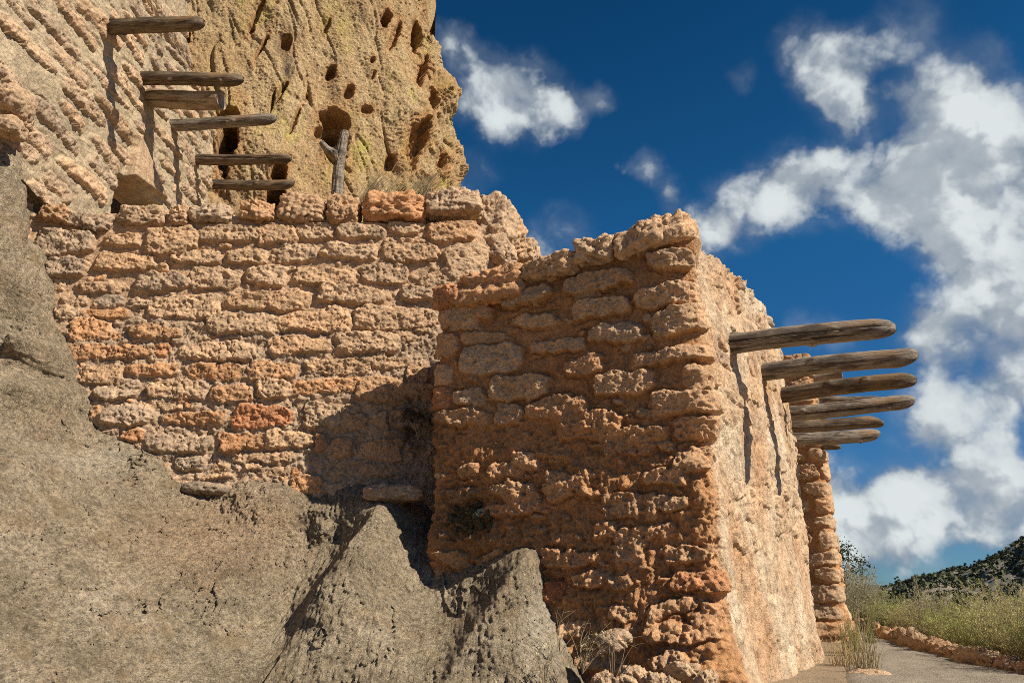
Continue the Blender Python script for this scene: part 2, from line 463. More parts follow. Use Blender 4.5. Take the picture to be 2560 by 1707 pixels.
# ------------------------------------------------------------------ loose rock shapes
def rock_mesh(name, size, seed, rough=0.12, res=40, sq=4.0, hue=0.4, val=1.0, pit=0.022, flat=False):
    """boulder: a superellipsoid roughened by noise; size = half extents in metres"""
    r = np.random.default_rng(seed)
    nu, nv = res * 2, res
    th = np.linspace(0, 2 * math.pi, nu, endpoint=False)[None, :]; ph = np.linspace(-math.pi / 2, math.pi / 2, nv)[:, None]
    d = np.stack([np.cos(ph) * np.cos(th), np.cos(ph) * np.sin(th), np.sin(ph) * np.ones_like(th)], -1)
    rad = (np.abs(d) ** sq).sum(-1) ** (-1 / sq)
    s = np.array(size)
    p = d * rad[..., None] * s
    m = float(np.mean(s))
    o = r.uniform(0, 60, 3)
    Rm = np.linalg.qr(r.normal(size=(3, 3)))[0]; w = p @ Rm
    f = lambda k, sd, oc=3: 0.62 * (fbm((w[..., 0] + o[0]) * k, (w[..., 1] + o[1]) * k, oc, sd) + fbm((w[..., 1] + o[1]) * k, (w[..., 2] + o[2]) * k, oc, sd + 1) + fbm((w[..., 2] + o[2]) * k, (w[..., 0] + o[0]) * k, oc, sd + 2))
    disp = rough * m * (f(2.2 / m * 0.5, seed % 17) * 1.2 + 0.5 * f(5.5 / m * 0.5, seed % 13 + 3)) + 0.5 * rough * m * f(9 / m * 0.5, seed % 11 + 5, 2) + .003 * f(38, 3, 1)
    q = (w[..., 0] + o[0] + .6 * w[..., 2], w[..., 1] + o[1] - .5 * w[..., 2])
    disp = disp - pit * pits(q[0], q[1], 16, 0.3, 4) - pit * 0.6 * pits(q[0], q[1], 32, 0.35, 6)
    p = p + d * disp[..., None]
    V = p.reshape(-1, 3)
    idx = np.arange(nv)[:-1, None] * nu; jn = (np.arange(nu) + 1) % nu
    a = idx + np.arange(nu)[None]; b = idx + jn[None]
    Q = np.stack([a, b, b + nu, a + nu], -1).reshape(-1, 4)
    one = np.ones(len(V))
    return mesh_np(name, V, Q, True, {'stone': one, 'hue': one * hue, 'val': one * val, 'grey': one * 0, 'pale': one * 0, 'dark_patch': one * 0})

def place_rock(name, me, mat, loc, rot=(0, 0, 0), parent=None):
    o = link(name, me, mat, parent)
    o.location = loc; o.rotation_euler = rot
    return o

def cap(parent, w, x0, y0, x1, y1, dy, hue, seed, depth=0.24, out=0.03, name='capstone', mat=None, val=1.0, sq=4.5):
    """one capstone bedded on the wall top, at the outline surveyed from the photo"""
    ua, za, Ya = w.px(x0, (y0 + y1) / 2 - dy / 2); ub, zb_, Yb = w.px(x1, (y0 + y1) / 2 + dy / 2)
    um = (ua + ub) / 2; j = int(np.searchsorted(w.u, um)); j = min(j, len(w.u) - 1)
    zc = w.px((x0 + x1) / 2, y0)[1]; zd = w.px((x0 + x1) / 2, y1)[1]
    hz = abs(zc - zd) / 2; z = (zc + zd) / 2
    tx, ty = -w.NY[j], w.NX[j]
    L = abs(ub - ua) / 2
    n = np.array([w.NX[j], w.NY[j]])
    c = np.array([w.X[j], w.Y[j]]) - n * (depth - out - 0.04)
    me = rock_mesh(name, (L, depth, hz), seed, 0.24, 84, sq + 1.5, hue, val)
    ang = math.atan2(ty, tx)
    return place_rock(name, me, mat, (c[0], c[1], z), (0, -math.atan2(zb_ - za, max(0.05, ub - ua)), ang), parent)

# ================================================================== LOWER WALL
wallA = Wall([(-5.4, 6.25, 3.40, -5.4, 7.1), (-3.4, 6.45, 3.50, -3.3, 7.2), (-2.0, 6.58, 3.52, -2.0, 7.3), (-0.75, 6.70, 3.52, -1.2, 7.35),
              (-0.42, 6.75, 3.58, -1.1, 7.4), (-0.30, 6.95, 3.62, -1.05, 7.5), (-0.12, 7.4, 3.62, -0.95, 7.8), (0.12, 8.1, 3.55, -0.7, 8.4), (0.45, 9.2, 3.3, -0.3, 9.4)],
             0.2, 0.00125)
r = np.random.default_rng(3)
A3 = [(665,280,890,345),(935,235,1250,390,-30),(1260,215,1630,320,-10),(1640,210,1880,330),
      (250,250,600,400,0,0.05,1.2),(300,425,555,540,0,0.02),(615,385,980,500,10),(1090,370,1395,460,10),(1450,365,1680,460,-5),(1765,325,2010,440,5,0.2),
      (510,570,770,640),(865,520,1190,630,-15,0.08),(1210,490,1515,610,0,0.25),(1565,470,1820,590,0,0.25),
      (585,650,780,735,0,0.0,.5),(790,670,980,730,0,0.1,.6),(950,660,1395,800,-30),(1440,640,1955,750,5),
      (345,715,520,800,0,0.2,.5),(530,740,840,800,0,0.65,.7),(450,810,700,940,0,0.6,.8),(820,850,1155,925,15,0.55),(1330,775,1750,900,10),
      (440,970,970,1060,0,0.6,1),(985,965,1090,1050,0,0.75,.6),(1155,955,1610,1070,0),(500,1105,770,1220),(780,1090,1130,1165,5,0.6),
      (1180,1090,1550,1190,10,0.65),(620,1240,880,1320,-10,0.1,1.2),(955,1205,1310,1310,0,0.3),(1350,1230,1610,1330,-5,0.55),
      (650,1360,970,1480,0,0.05,1.3),(1040,1390,1440,1480,-10,0.6),(1490,1355,1865,1490,0,0.85,1.1),(790,1510,930,1568,0,0.65,.7),
      (360,560,420,620,0,0.3,.4),(480,650,560,720,0,.3,.4),(700,1190,900,1235,0,.05,.6),(420,860,480,900,0,.5,.4),(700,880,760,935,0,.7,.5),
      (1180,1320,1230,1370,0,.75,.6),(880,1330,1060,1375,0,.3,.5),(1040,1320,1160,1380,0,.3,.5),(1200,830,1330,950,0,.15,.5),
      (985,460,1060,510,0,.4,.5),(1380,330,1480,360,0,.4,.6),(840,1065,920,1090,0,.2,.6),(590,1370,660,1440,0,.5,.7)]
A4 = [(370,200,595,300),(620,205,910,290),(945,175,1165,265,0,0.3),(1195,150,1480,310,0,0.5,1.2),(520,335,860,420,15),(915,330,1250,440,10),
      (1310,310,1620,480,20,0.25,1.3),(900,280,980,320,0,.4,.6),(1000,290,1180,325,0,.4,.5),(350,480,740,585,5),(770,455,1060,570,5,0.25),(1145,485,1560,600,10,0.25),
      (1405,450,1560,520,0,.22,.9),(505,600,900,705,25,0.3,1.4),(1010,605,1300,690,15,0.15,1.3),(230,765,700,890,10),(730,725,1240,870,5,0.35,1.2),
      (550,730,710,785,15,.35,.9),(195,920,590,1030),(615,890,1000,1020,0,0.28,1.4),(990,890,1110,940,0,.3,.8),(1110,850,1200,890,0,.4,.6),
      (70,1085,380,1190,0,0.55,.9),(420,1060,820,1150,-15,0.4),(640,1050,1080,1120,-20,.35,.7),(120,1195,330,1310,0,0.3),(340,1180,830,1270,-30,0.62),
      (420,1345,640,1490,0,0.2),(740,1180,1050,1330,0,0.5),(640,1400,800,1500,0,.4),(850,1380,940,1480,0,.4,.8),(1060,1100,1190,1210,0,.45),(1050,1210,1230,1300,0,.4),
      (960,1380,1150,1500,0,.45,1),(870,1020,930,1050,0,.35,.7),(330,840,440,890,0,.3,.5),(580,880,650,930,0,.3,.7),(650,500,720,570,0,.3,.7),
      (1190,130,1230,170,0,.4,.4),(280,220,330,250,0,.4,.4),(190,400,250,440,0,.4,.5),(300,460,350,500,0,.3,.5),(610,170,740,205,0,.4,.5)]
A8 = [(890,85,1250,190,5,0.1),(1300,80,1600,180,-5,0.65),(1580,70,1880,170,0,0.35),(1400,195,1780,250,0,0.35,.8),(1040,220,1240,300,-5,0.0,1.2),
      (1180,320,1400,355,0,0.45,.8),(1730,335,1930,430,0,0.65,1),(1880,85,1960,190,0,0.65),(740,60,870,130,0,0.7,1),(1980,110,2100,220,0,0.55),
      (1980,290,2060,350,0,.4,.6),(1960,380,2130,470,0,.4,.8),(1620,250,1740,330,0,.3,.5),(1260,260,1380,310,0,.4,.5),(1480,260,1600,300,0,.35,.5),(1740,280,1800,340,0,.7,.5),
      (2160,120,2400,240,0,.5,.8),(2150,270,2390,340,0,.5,.8)]
# the return face round the corner, big pale blocks
AR = [(1190,500,1225,590,30,.25,1),(1195,600,1240,665,25,.3,1),(1232,560,1262,640,30,.45,1),(1265,610,1300,650,20,.3,.8)]
def chinks(w, n, zlo, zhi, ulo, uhi, r):
    return [(r.uniform(ulo, uhi), r.uniform(zlo, zhi), np.array([r.uniform(.02, .05), r.uniform(-.012, .012)]), r.uniform(.012, .026), r.uniform(.15, .7), r.uniform(.35, .7), r.uniform(.9, 1.15)) for _ in range(n)]
stA = chinks(wallA, 260, .6, 3.5, 0.4, 5.0, r) + conv(A3, 0, 480, 2.529, wallA, r) + conv(A4, 600, 480, 2.529, wallA, r) + conv(A8, 0, 1050, 2.387, wallA, r)
# courses on the return wall
for zz in np.arange(2.2, 3.6, 0.19):
    uu = wallA.px(1200, 560)[0] + 0.15
    while uu < wallA.u[-1] - 0.1:
        L = r.uniform(0.14, 0.26)
        stA.append((uu + L, zz + r.uniform(-.02, .02), np.array([L, r.uniform(-.02, .02)]), r.uniform(.07, .09), r.uniform(.15, .5), r.uniform(.7, 1.2), r.uniform(.9, 1.15)))
        uu += 2 * L + 0.03
H, mk, hu, va = lay_stones(wallA, stA, 11, 0.030, 0.024, 0.043, groove=.013)
U, V = wallA.U, wallA.V
low = sstep(2.9, 2.2, V + 0.5 * fbm(U * 1.3, V * 1.3, 3, 60))      # the lower courses are patched with rough grey mortar
mort = 0.010 * fbm(U * 14, V * 14, 3, 21) + 0.004 * perlin(U * 60, V * 60, 23)
peb_f, _, peb_r = worley(U * 11, V * 11, 33)
mort = mort + 0.022 * sstep(0.45, 0.1, peb_f) * (peb_r < 0.25)
rough_m = low * (0.035 * fbm(U * 8, V * 10, 4, 25) + 0.022 * fbm(U * 22, V * 18, 3, 27) + 0.015)
Ht = H + (1 - mk) * (mort + rough_m) + mk * tuff(U, V, 31) + 0.05 * fbm(U * 0.8, V * 0.8, 2, 40)
# cracks opened along a few mortar joints
ck = np.abs(fbm(U * 3.2, V * 3.2, 4, 77)); Ht = Ht - 0.02 * sstep(0.022, 0.0, ck) * low
lower = tag(empty('masonry_wall', (-2.2, 6.7, 0.2)), 'long low wall of rounded tuff stones in tan mud mortar, half in the shade of the tower', 'stone wall')
LOC = lambda o, p: np.array(p) - np.array(o.location)
def reparent(o, p):
    """keep a part where it stands and hang it on its thing"""
    o.parent = p; o.location = Vector(o.location) - Vector(p.location)
    return o
dark_patchA = sstep(0.45, 0.0, np.hypot((U - wallA.px(1040, 1060)[0]) / 1.0, (V - wallA.px(1040, 1060)[1]) / 1.2)) * 1.2  # darker patch on the wall in the corner beside the tower
body = wallA.build('masonry', Ht, {'stone': mk, 'hue': hu + .06, 'val': va, 'grey': low * (0.40 + 0.45 * fbm(U * 2, V * 2, 3, 9)).clip(0, 1), 'pale': 0, 'dark_patch': np.clip(dark_patchA, 0, 1)}, M['lower'], None, 16, 0.05)
reparent(body, lower)
capsA = [(100,522,190,558,22,.55),(168,538,285,580,12,.12),(298,518,420,568,0,.3),(425,520,473,568,0,.45),(470,519,580,560,-4,.1),(597,510,690,556,5,.58),
         (693,491,815,558,5,.46),(812,492,895,561,10,.55),(908,488,1062,548,8,.72),(1062,478,1192,534,-5,.22)]
for k, (x0, y0, x1, y1, dy, h_) in enumerate(capsA):
    c = cap(None, wallA, x0, y0, x1, y1, dy, h_, 100 + k, 0.2, 0.05, mat=M['lower'], val=r.uniform(.92, 1.12)); reparent(c, lower)
    if h_ > .7: c['label'] = 'dark red pitted capstone'
    if h_ < .15: c['label'] = 'pale grey capstone'
# stepped blocks of the broken return
for k, (x, y, Y, sx, sy, sz, h_) in enumerate([(1215,560,7.2,.20,.30,.26,.25),(1248,600,7.6,.20,.28,.24,.48),(1283,640,8.1,.16,.3,.16,.3),(1222,640,7.15,.2,.25,.16,.25)]):
    p = at(x, y, Y)
    o = place_rock('corner_block', rock_mesh('corner_block', (sx, sy, sz), 200 + k, .22, 80, 6.0, h_), M['lower'], p, (0, 0.15, 1.2)); reparent(o, lower)

# ================================================================== TOWER
tw = Wall([(-0.25, 7.0, 2.30, 0.0, 6.9), (-0.55, 6.30, 2.34, 0.1, 6.6), (-0.64, 6.03, 2.36, 0.2, 6.5), (-0.46, 5.90, 2.38, 0.3, 6.4), (0.20, 5.565, 2.48, 0.75, 6.1), (1.10, 5.11, 2.52, 1.0, 5.9),
           (1.33, 5.03, 2.54, 1.1, 5.9), (1.47, 5.18, 2.54, 1.15, 5.95), (1.74, 5.60, 2.56, 1.3, 6.1), (2.287, 6.4, 2.60, 1.8, 6.8), (2.71, 7.2, 2.60, 2.2, 7.5), (3.02, 7.9, 2.55, 2.5, 8.1),
           (3.27, 8.6, 2.5, 2.8, 8.8), (3.5, 9.3, 2.45, 3.0, 9.5), (3.72, 10.1, 2.4, 3.2, 10.3)], -1.15, 0.0014, jag=.11)
r = np.random.default_rng(8)
B5 = [(0,710,255,840,-25),(250,705,365,780,-5),(410,585,745,685,-60,.3,1.3),(820,470,1260,600,-75,.35,1.4),(485,750,780,835,-10,.25,.8),(880,650,1240,765,-60,.25,1.2),
      (1370,340,1640,470,-20,.3,1.5),(1280,560,1690,690,-45,.35,1.2),(1390,690,1740,860,-60,.35,1.4),(140,855,430,950,-15,.35,.6),(590,910,950,990,-45,.35,.8),
      (990,805,1330,930,-20,.2,1.2),(1320,730,1390,790,0,.3,.7),(145,950,540,1130,-25,.12,1.0),(-30,870,120,1030,0,.4,.8),(-30,1080,95,1220,0,.35,.8),(820,1025,1070,1140,-60,.5,1.1),
      (1020,1110,1400,1270,-25,.4,1.1),(1270,960,1780,1060,-35,.38,1.6),(1580,1075,1800,1220,-10,.4,1.2),(330,1135,700,1300,-30,.3,1.1),(90,1230,300,1350,0,.15,.9),(-30,1230,85,1370,0,.7,.9),
      (1370,1245,1810,1390,-15,.4,1.7),(560,1285,960,1450,-5,.5,1.1),(760,1390,1190,1550,-15,.55,1.0),(360,1330,540,1460,0,.3,.7),(-30,1370,330,1470,-10,.45,1),(1060,1490,1480,1590,-20,.5,1.3),
      (1520,1410,1820,1560,0,.45,1.2),(1300,1370,1420,1430,0,.4,.6),(1310,880,1390,930,0,.5,.6),(1180,930,1260,980,-20,.4,.6),(1150,1300,1220,1350,0,.4,.6),(1620,810,1700,860,0,.3,.8),
      (890,600,1050,650,-10,.4,.6),(200,1150,250,1200,0,.3,.5),(800,760,880,800,0,.4,.4)]
B9 = [(480,75,820,200,-10,.5,1.0),(215,0,590,110,0,.55,1.0),(920,170,1130,310,-15,.4,1.1),(500,440,830,590,10,.45,.9),(120,765,280,870,0,.5,1.0),(560,920,690,1010,0,.4,.8),
      (925,905,1240,1020,5,.72,1.4),(150,955,260,1090,0,.95,.9),(800,1085,872,1250,5,.4,1.2),(550,1090,700,1200,5,.4,.7),(300,300,420,420,0,.55,.8),(820,120,910,180,0,.4,.9),(180,310,330,470,0,.45,.9),
      (350,400,500,460,0,.5,.8),(-60,190,100,300,0,.4,1),(1060,1110,1210,1290,0,.5,.9),(-80,420,120,560,0,.5,1.0),(600,640,760,800,0,.45,.7)]
stB = chinks(tw, 150, -.4, 2.4, 1.0, 3.0, r) + conv(B5, 1100, 500, 2.614, tw, r) + conv(B9, 1300, 1050, 2.386, tw, r)
u_l, u_r = tw.px(1095, 1300)[0], tw.px(1760, 1300)[0]
for zz in np.arange(-.75, 1.2, 0.165):
    uu = u_l + r.uniform(0, .3)
    while uu < u_r - .1:
        L = r.uniform(.10, .2)
        if r.random() < .62:
            stB.append((uu + L, zz + r.uniform(-.02, .02), np.array([L, r.uniform(-.02, .03)]), r.uniform(.045, .07), r.uniform(.3, .55), r.uniform(.45, 1.0), r.uniform(.95, 1.15)))
        uu += 2 * L + r.uniform(.03, .12)
# the sunlit flank: scattered flush stones in thick mud plaster
u_c = tw.px(1765, 900)[0]
for zz in np.arange(0.35, 2.6, 0.17):
    uu = u_c + r.uniform(0.15, 0.4)
    while uu < tw.u[-1] - 0.2:
        L = r.uniform(0.08, 0.2)
        if r.random() < 0.5:
            stB.append((uu + L, zz + r.uniform(-.04, .04), np.array([L, r.uniform(-.03, .03)]), r.uniform(.045, .085), r.uniform(.15, .5), r.uniform(.3, 1.0), r.uniform(.92, 1.14)))
        uu += 2 * L + r.uniform(0.02, 0.2)
H, mk, hu, va = lay_stones(tw, stB, 17, 0.034, 0.026, 0.046)
U, V = tw.U, tw.V
plast = sstep(1.55, 0.9, V + 0.35 * fbm(U * 1.4, V * 1.4, 3, 71))
flank = sstep(u_c - 0.10, u_c + 0.06, U)
# crumbled mud plaster: lumps, overhanging lips and vertical runs
f1, f2, rid = worley(U * 3.6 + 0.35 * fbm(U * 4, V * 4, 3, 5), V * 4.4 + 0.35 * fbm(U * 4 + 9, V * 4, 3, 6), 15)
lump = sstep(0.0, 0.35, f2 - f1) * (0.3 + rid)
g1, g2, gid = worley(U * 9 + 0.4 * fbm(U * 9, V * 9, 2, 7), V * 9, 19)
lump2 = sstep(0.0, 0.4, g2 - g1) * gid
ter = fbm(U * 1.6 + 5, V * 2.4, 4, 41); lips = 0.055 * (np.floor((ter + 1) * 5) + sstep(0.55, 1.0, ((ter + 1) * 5) % 1)) / 5 * 2.2
run = fbm(U * 20, V * 3.0, 4, 51)
P_rough = plast * (1 - 0.9 * flank) * (0.012 * lump + 0.014 * lump2 + lips * .6 + 0.024 * run + 0.022 * fbm(U * 13, V * 11, 4, 55) + .016 * fbm(U * 40, V * 26, 2, 56) - .02 * pits(U, V, 13, .25, 58) - 0.065)
mort = 0.016 * fbm(U * 10, V * 6, 4, 81) + 0.010 * fbm(U * 32, V * 9, 3, 83) + 0.005 * perlin(U * 70, V * 60, 85)
pf, _, pr_ = worley(U * 12, V * 12, 93); mort = mort + 0.02 * sstep(0.45, 0.1, pf) * (pr_ < 0.2)
wv = 0.05 * fbm(U * 0.9, V * 0.9, 3, 42) - 0.06 * sstep(2.2, 2.6, V) * fbm(U * 2, V * 2, 2, 43)
flank_rel = flank * (0.026 * fbm(U * 3, V * 2, 4, 45) + 0.012 * fbm(U * 14, V * 5, 4, 49) + 0.012 * sstep(0.05, 0.4, f2 - f1) * rid)
st_amp = 1 - 0.5 * flank - 0.1 * plast * (1 - flank)
vs = np.abs(fbm(U * 7, V * 1.1, 4, 48)); Ht = H * st_amp + P_rough + flank_rel + flank * (.05 * fbm(U * 1.3, V * 1.1, 3, 47) - .02 * sstep(.05, 0, vs)) + (1 - mk) * mort * (1 - .5 * flank) + mk * tuff(U, V, 61) * (1 - .6 * flank) + wv - 0.012 * flank * pits(U, V, 9, .2, 3)
# the hollow under the mossy overhang at the left foot
hl = tw.px(1180, 1400); Ht = Ht - .15 * sstep(.55, .1, np.hypot((U - hl[0]) / 1.1, np.maximum(0, V - hl[1] + .12) / .55 + np.maximum(0, hl[1] - .3 - V) * .3))
Tn = tw.V[-1]
# a big slumped buttress of mud low on the front, and the foot flaring out
foot = sstep(-.1, -0.9, V) * sstep(1.4, 2.2, U)
Ht = Ht + (0.16 - .13 * flank) * foot + 0.10 * (1 - .6 * flank) * foot * fbm(U * 2.5, V * 2.5, 3, 46)
ub, zb2, _ = tw.px(1690, 1620)
Ht = Ht + 0.11 * sstep(0.42, 0.0, np.hypot((U - ub) / 1.3 - (zb2 - V) * 0.55, (V - zb2) / 1.25))
tower = tag(empty('stone_tower', (1.4, 6.2, -0.6)), 'corner tower of rough tuff stones and crumbling orange mud plaster, front in raking shade', 'ruined tower')
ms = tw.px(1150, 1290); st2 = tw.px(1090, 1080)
dark_patch = sstep(0.35, 0.05, np.hypot((U - ms[0]) / 1.3, V - ms[1])) + 0.9 * sstep(0.4, 0.05, np.hypot((U - st2[0]) * 1.5, V - st2[1])) + 0.35 * sstep(2.1, 2.5, V) * (1 - flank)  # darker round the moss, at the left edge and along the front's top
body = tw.build('masonry', Ht, {'stone': mk * (1 - 0.25 * flank) * (1 - 0.2 * plast), 'hue': hu + .14 - 0.16 * flank, 'val': va * (1 + 0.03 * flank + flank * .25 * fbm(U * 5, V * 2.5, 4, 92)), 'grey': 0.05, 'pale': np.clip(flank * (.62 + .8 * fbm(U * 2.2, V * 1.4, 4, 91)), 0, 1), 'dark_patch': np.clip(dark_patch, 0, 1)}, M['tower'], None, 16, 0.06)
reparent(body, tower)
s5 = lambda *q: [q[0] / 2.614 + 1100, q[1] / 2.614 + 500, q[2] / 2.614 + 1100, q[3] / 2.614 + 500]
capsB = [(*s5(110,455,565,690), -35, .68, .30), (*s5(-20,570,170,720), -25, .85, .2), (*s5(540,385,900,520), -30, .5, .26), (*s5(880,250,1170,425), -12, .3, .3), (*s5(1130,135,1635,350), -62, .45, .26)]
for k, (x0, y0, x1, y1, dy, h_, dp) in enumerate(capsB):
    c = cap(None, tw, x0, y0, x1, y1, dy, h_, 300 + k, dp, 0.07, mat=M['tower'], val=r.uniform(.95, 1.1), sq=4.0); reparent(c, tower)
# moss and lichen cushion in a hollow of the front
def clump(name, px, py, dx, dz, mat, seed, n=26, size=0.03):
    r2 = np.random.default_rng(seed); vs = []; fs = []
    u0, z0, _ = tw.px(px, py)
    for k in range(n):
        a, b = r2.normal(0, dx), r2.normal(0, dz)
        j = min(len(tw.u) - 1, int(np.searchsorted(tw.u, u0 + a))); i = int(np.argmin(np.abs(tw.V[:, j] - (z0 + b))))
        h = Ht[i, j]; c = np.array([tw.X[j] + tw.NX[j] * h, tw.Y[j] + tw.NY[j] * h, z0 + b])
        me = rock_mesh('tmp', (size * r2.uniform(.5, 1.2),) * 3, seed * 50 + k, .9, 10, 2.2)
        co = np.empty(len(me.vertices) * 3, F32); me.vertices.foreach_get('co', co)
        q = np.empty(len(me.polygons) * 4, np.int32); me.loops.foreach_get('vertex_index', q)
        fs.append(q.reshape(-1, 4) + sum(len(v) for v in vs)); vs.append(co.reshape(-1, 3) + c)
        bpy.data.meshes.remove(me)
    return link(name, mesh_np(name, np.concatenate(vs), np.concatenate(fs)), mat)
reparent(clump('moss', 1175, 1300, .09, .05, M['moss'], 5, 60, .028), tower)
reparent(clump('lichen', 1195, 1288, .045, .02, M['lichen'], 6, 12, .013), tower)

# ================================================================== FAR PILLAR (end of the next room's wall)
pw = Wall([(3.3, 11.3, 3.25, 3.6, 11.2), (3.55, 10.66, 3.3, 3.8, 11.1), (4.15, 10.30, 3.3, 4.0, 11.0), (4.30, 10.24, 3.3, 4.1, 11.0), (4.42, 10.40, 3.3, 4.2, 11.1), (4.95, 11.8, 3.2, 4.5, 12.0)], -1.3, 0.0011)
r = np.random.default_rng(12); stp = []
zz = -0.9
while zz < 3.3:
    hz = r.uniform(.06, .12); uu = 0.05
    while uu < pw.u[-1] - .05:
        L = r.uniform(.16, .34)
        stp.append((uu + L, zz + hz, np.array([L, r.uniform(-.03, .03)]), hz, r.choice([.3, .4, .48, .55]), r.uniform(.8, 1.5), r.uniform(.9, 1.12))); uu += 2 * L + .035
    zz += 2 * hz + 0.03
H, mk, hu, va = lay_stones(pw, stp, 23, .03, .03, .036)
U, V = pw.U, pw.V
Hp = .6 * H + mk * tuff(U, V, 13, .8) + (1 - mk) * .02 * fbm(U * 12, V * 12, 4, 14) + .03 * fbm(U * 1.5, V * 1.5, 3, 16) + 0.12 * sstep(-0.1, -0.6, V)
o = pw.build('wall_end', Hp, {'stone': mk, 'hue': hu, 'val': va, 'grey': .05, 'pale': 0, 'dark_patch': 0}, M['tower'])
tag(o, 'narrow far pillar of stacked orange stones rising behind the sunlit tower flank', 'stone pillar')

# ================================================================== UPPER WALL with its beam sockets and dark opening
CX = -4.6
uw = Wall([(CX - .1, 3.6, 9.4, CX - .7, 3.6), (CX, 6, 9.4, CX - .7, 6), (CX, 8, 9.4, CX - .7, 8), (CX, 10.15, 9.4, CX - .7, 10.15)], 3.0, 0.0015, 2, 0.0125)
# the plan runs away from the viewer; the far end is broken back towards the top
zend = np.interp(uw.V[:, -1], [3, 5.8, 7.0, 7.15, 7.4, 8.2, 10], [10.1, 10.0, 9.65, 8.8, 8.6, 8.4, 8.3])
zend = zend + 0.12 * fbm(uw.V[:, -1] * 2.5, uw.V[:, -1] * 0, 4, 5)
r = np.random.default_rng(21); stc = []
zz = 3.1
while zz < 9.4:
    hz = r.uniform(.07, .11); uu = r.uniform(-.3, 0)
    while uu < uw.u[-1]:
        L = r.uniform(.22, .55)
        if r.random() < .9:
            stc.append((uu + L, zz + hz + r.uniform(-.04, .04), np.array([L, r.uniform(-.03, .05)]), hz * r.uniform(.6, 1.0), r.choice([.08, .13, .18, .24, .32]), r.uniform(.5, 1.5), r.uniform(.9, 1.14)))
        uu += 2 * L + r.uniform(.04, .16)
    zz += 2 * hz + r.uniform(.05, .09)
H, mk, hu, va = lay_stones(uw, stc, 29, .040, .035, .028)
U, V = uw.U, uw.V
Hc = H + mk * tuff(U, V, 35, 1.15) + (1 - mk) * (.02 * fbm(U * 7, V * 7, 3, 36) + .006 * perlin(U * 40, V * 40, 37)) + .12 * fbm(U * .7, V * .7, 3, 38)
Yl = U + 3.6
hole = sstep(0.0, 0.06, np.minimum(np.minimum(Yl - 7.62, 8.75 - Yl - (V - 4.3) * 0.15), 4.72 + 0.12 * (Yl - 8.0) - V))
Hc = Hc - .42 * hole
# slanting lintel slab over the opening
lint = sstep(0.0, 0.05, np.minimum(np.minimum(Yl - 7.75, 8.75 - Yl), np.minimum(V - (4.72 + .18 * (Yl - 8.0)), 5.25 - .45 * (Yl - 7.9) - V)))
Hc = Hc * (1 - .8 * lint) + .11 * lint
mk = np.maximum(mk, lint); hu = np.where(lint > .5, .25, hu)
top_end = sstep(7.9, 8.3, V) * 0
wall_up = tag(empty('masonry_wall', (CX, 7, 3.0)), 'high wall of slanting pale tuff courses at upper left with beams poking out', 'stone wall')
for (qx, qy, Yq, sz_) in ((38, 262, 5.62, (.12, .20, .15)), (52, 305, 5.75, (.09, .12, .08)), (28, 322, 5.6, (.10, .16, .09))):
    reparent(place_rock('block', rock_mesh('block', sz_, 700 + qx, .16, 48, 3.0, .27, .88), M['upper'], at(qx, qy, Yq), (0.1, 0, .2)), wall_up)
# shorten rows at the broken far end
uw_X = uw.X; scale = (zend - 3.6) / (10.15 - 3.6)
Xg = uw.X[None, :] + Hc * uw.NX[None, :]
Yg = 3.6 + (uw.Y[None, :] - 3.6) * scale[:, None] + Hc * uw.NY[None, :]
front = np.stack([Xg, Yg, V], -1)
backr = front[::-6].copy(); backr[..., 0] = CX - 2.2
# close the far end with a rough jamb
Vt = np.concatenate([front, backr], 0)
ext = backr.shape[0]
ap = lambda a: np.concatenate([np.broadcast_to(a, V.shape), np.broadcast_to(a, V.shape)[::-6]], 0)
qs = grid_quads(*Vt.shape[:2]); hv = np.concatenate([hole, np.zeros(backr.shape[:2])], 0).ravel() > .985
me = mesh_np('masonry', Vt, qs[~hv[qs].all(1)], True, {'stone': ap(mk), 'hue': ap(hu), 'val': ap(va), 'grey': ap(np.zeros(V.shape)), 'pale': ap(np.zeros(V.shape)), 'dark_patch': ap(np.zeros(V.shape))})
reparent(link('masonry', me, M['upper']), wall_up)
nj = 14
j0 = front[:, -1]; jam = np.stack([j0 + np.array([-2.2 * t, 0.05 * math.sin(t * 9), 0]) for t in np.linspace(0, 1, nj)], 1)
jam[:, 1:-1, 1] += 0.05 * fbm(jam[:, 1:-1, 0] * 6, jam[:, 1:-1, 2] * 6, 4, 3)
on = np.ones(jam.shape[:2])
reparent(link('jamb', mesh_np('jamb', jam, grid_quads(*jam.shape[:2]), True, {'stone': on, 'hue': on * .3, 'val': on, 'grey': on * 0, 'pale': on * 0, 'dark_patch': on * 0}), M['upper']), wall_up)

# ================================================================== CLIFF
cl = Wall([(-7.5, 9.6, 13.6, -7.5, 16), (-5.5, 10.35, 13.6, -5.5, 16), (-3.6, 10.95, 13.6, -3.6, 16), (-2.2, 11.45, 13.6, -2.6, 16), (-1.35, 11.9, 14.0, -2.2, 16), (-0.98, 12.5, 15.0, -2.0, 16), (-1.35, 13.2, 17, -2.2, 16), (-3.0, 14.6, 18, -3.2, 16)], 2.6, 0.0014, 2, 0.017)
U, V = cl.U, cl.V
ue = cl.px(1140, 260)[0]
wr = sstep(ue - 2.2, ue - 0.2, U)
lean_u = U + 0.36 * V; lean_v = V - 0.36 * U
Hk = 0.26 * fbm(lean_u * .6, lean_v * .3, 3, 101) + .10 * np.abs(fbm(lean_u * .9, lean_v * .35, 3, 99)) + 0.05 * fbm(lean_u * 2.2, lean_v * .9, 4, 102)
rid_ = 1 - np.abs(fbm(lean_u * 1.15, lean_v * .22, 4, 103)) * 3.2
Hk = Hk - 0.035 * sstep(.80, 1.0, rid_)
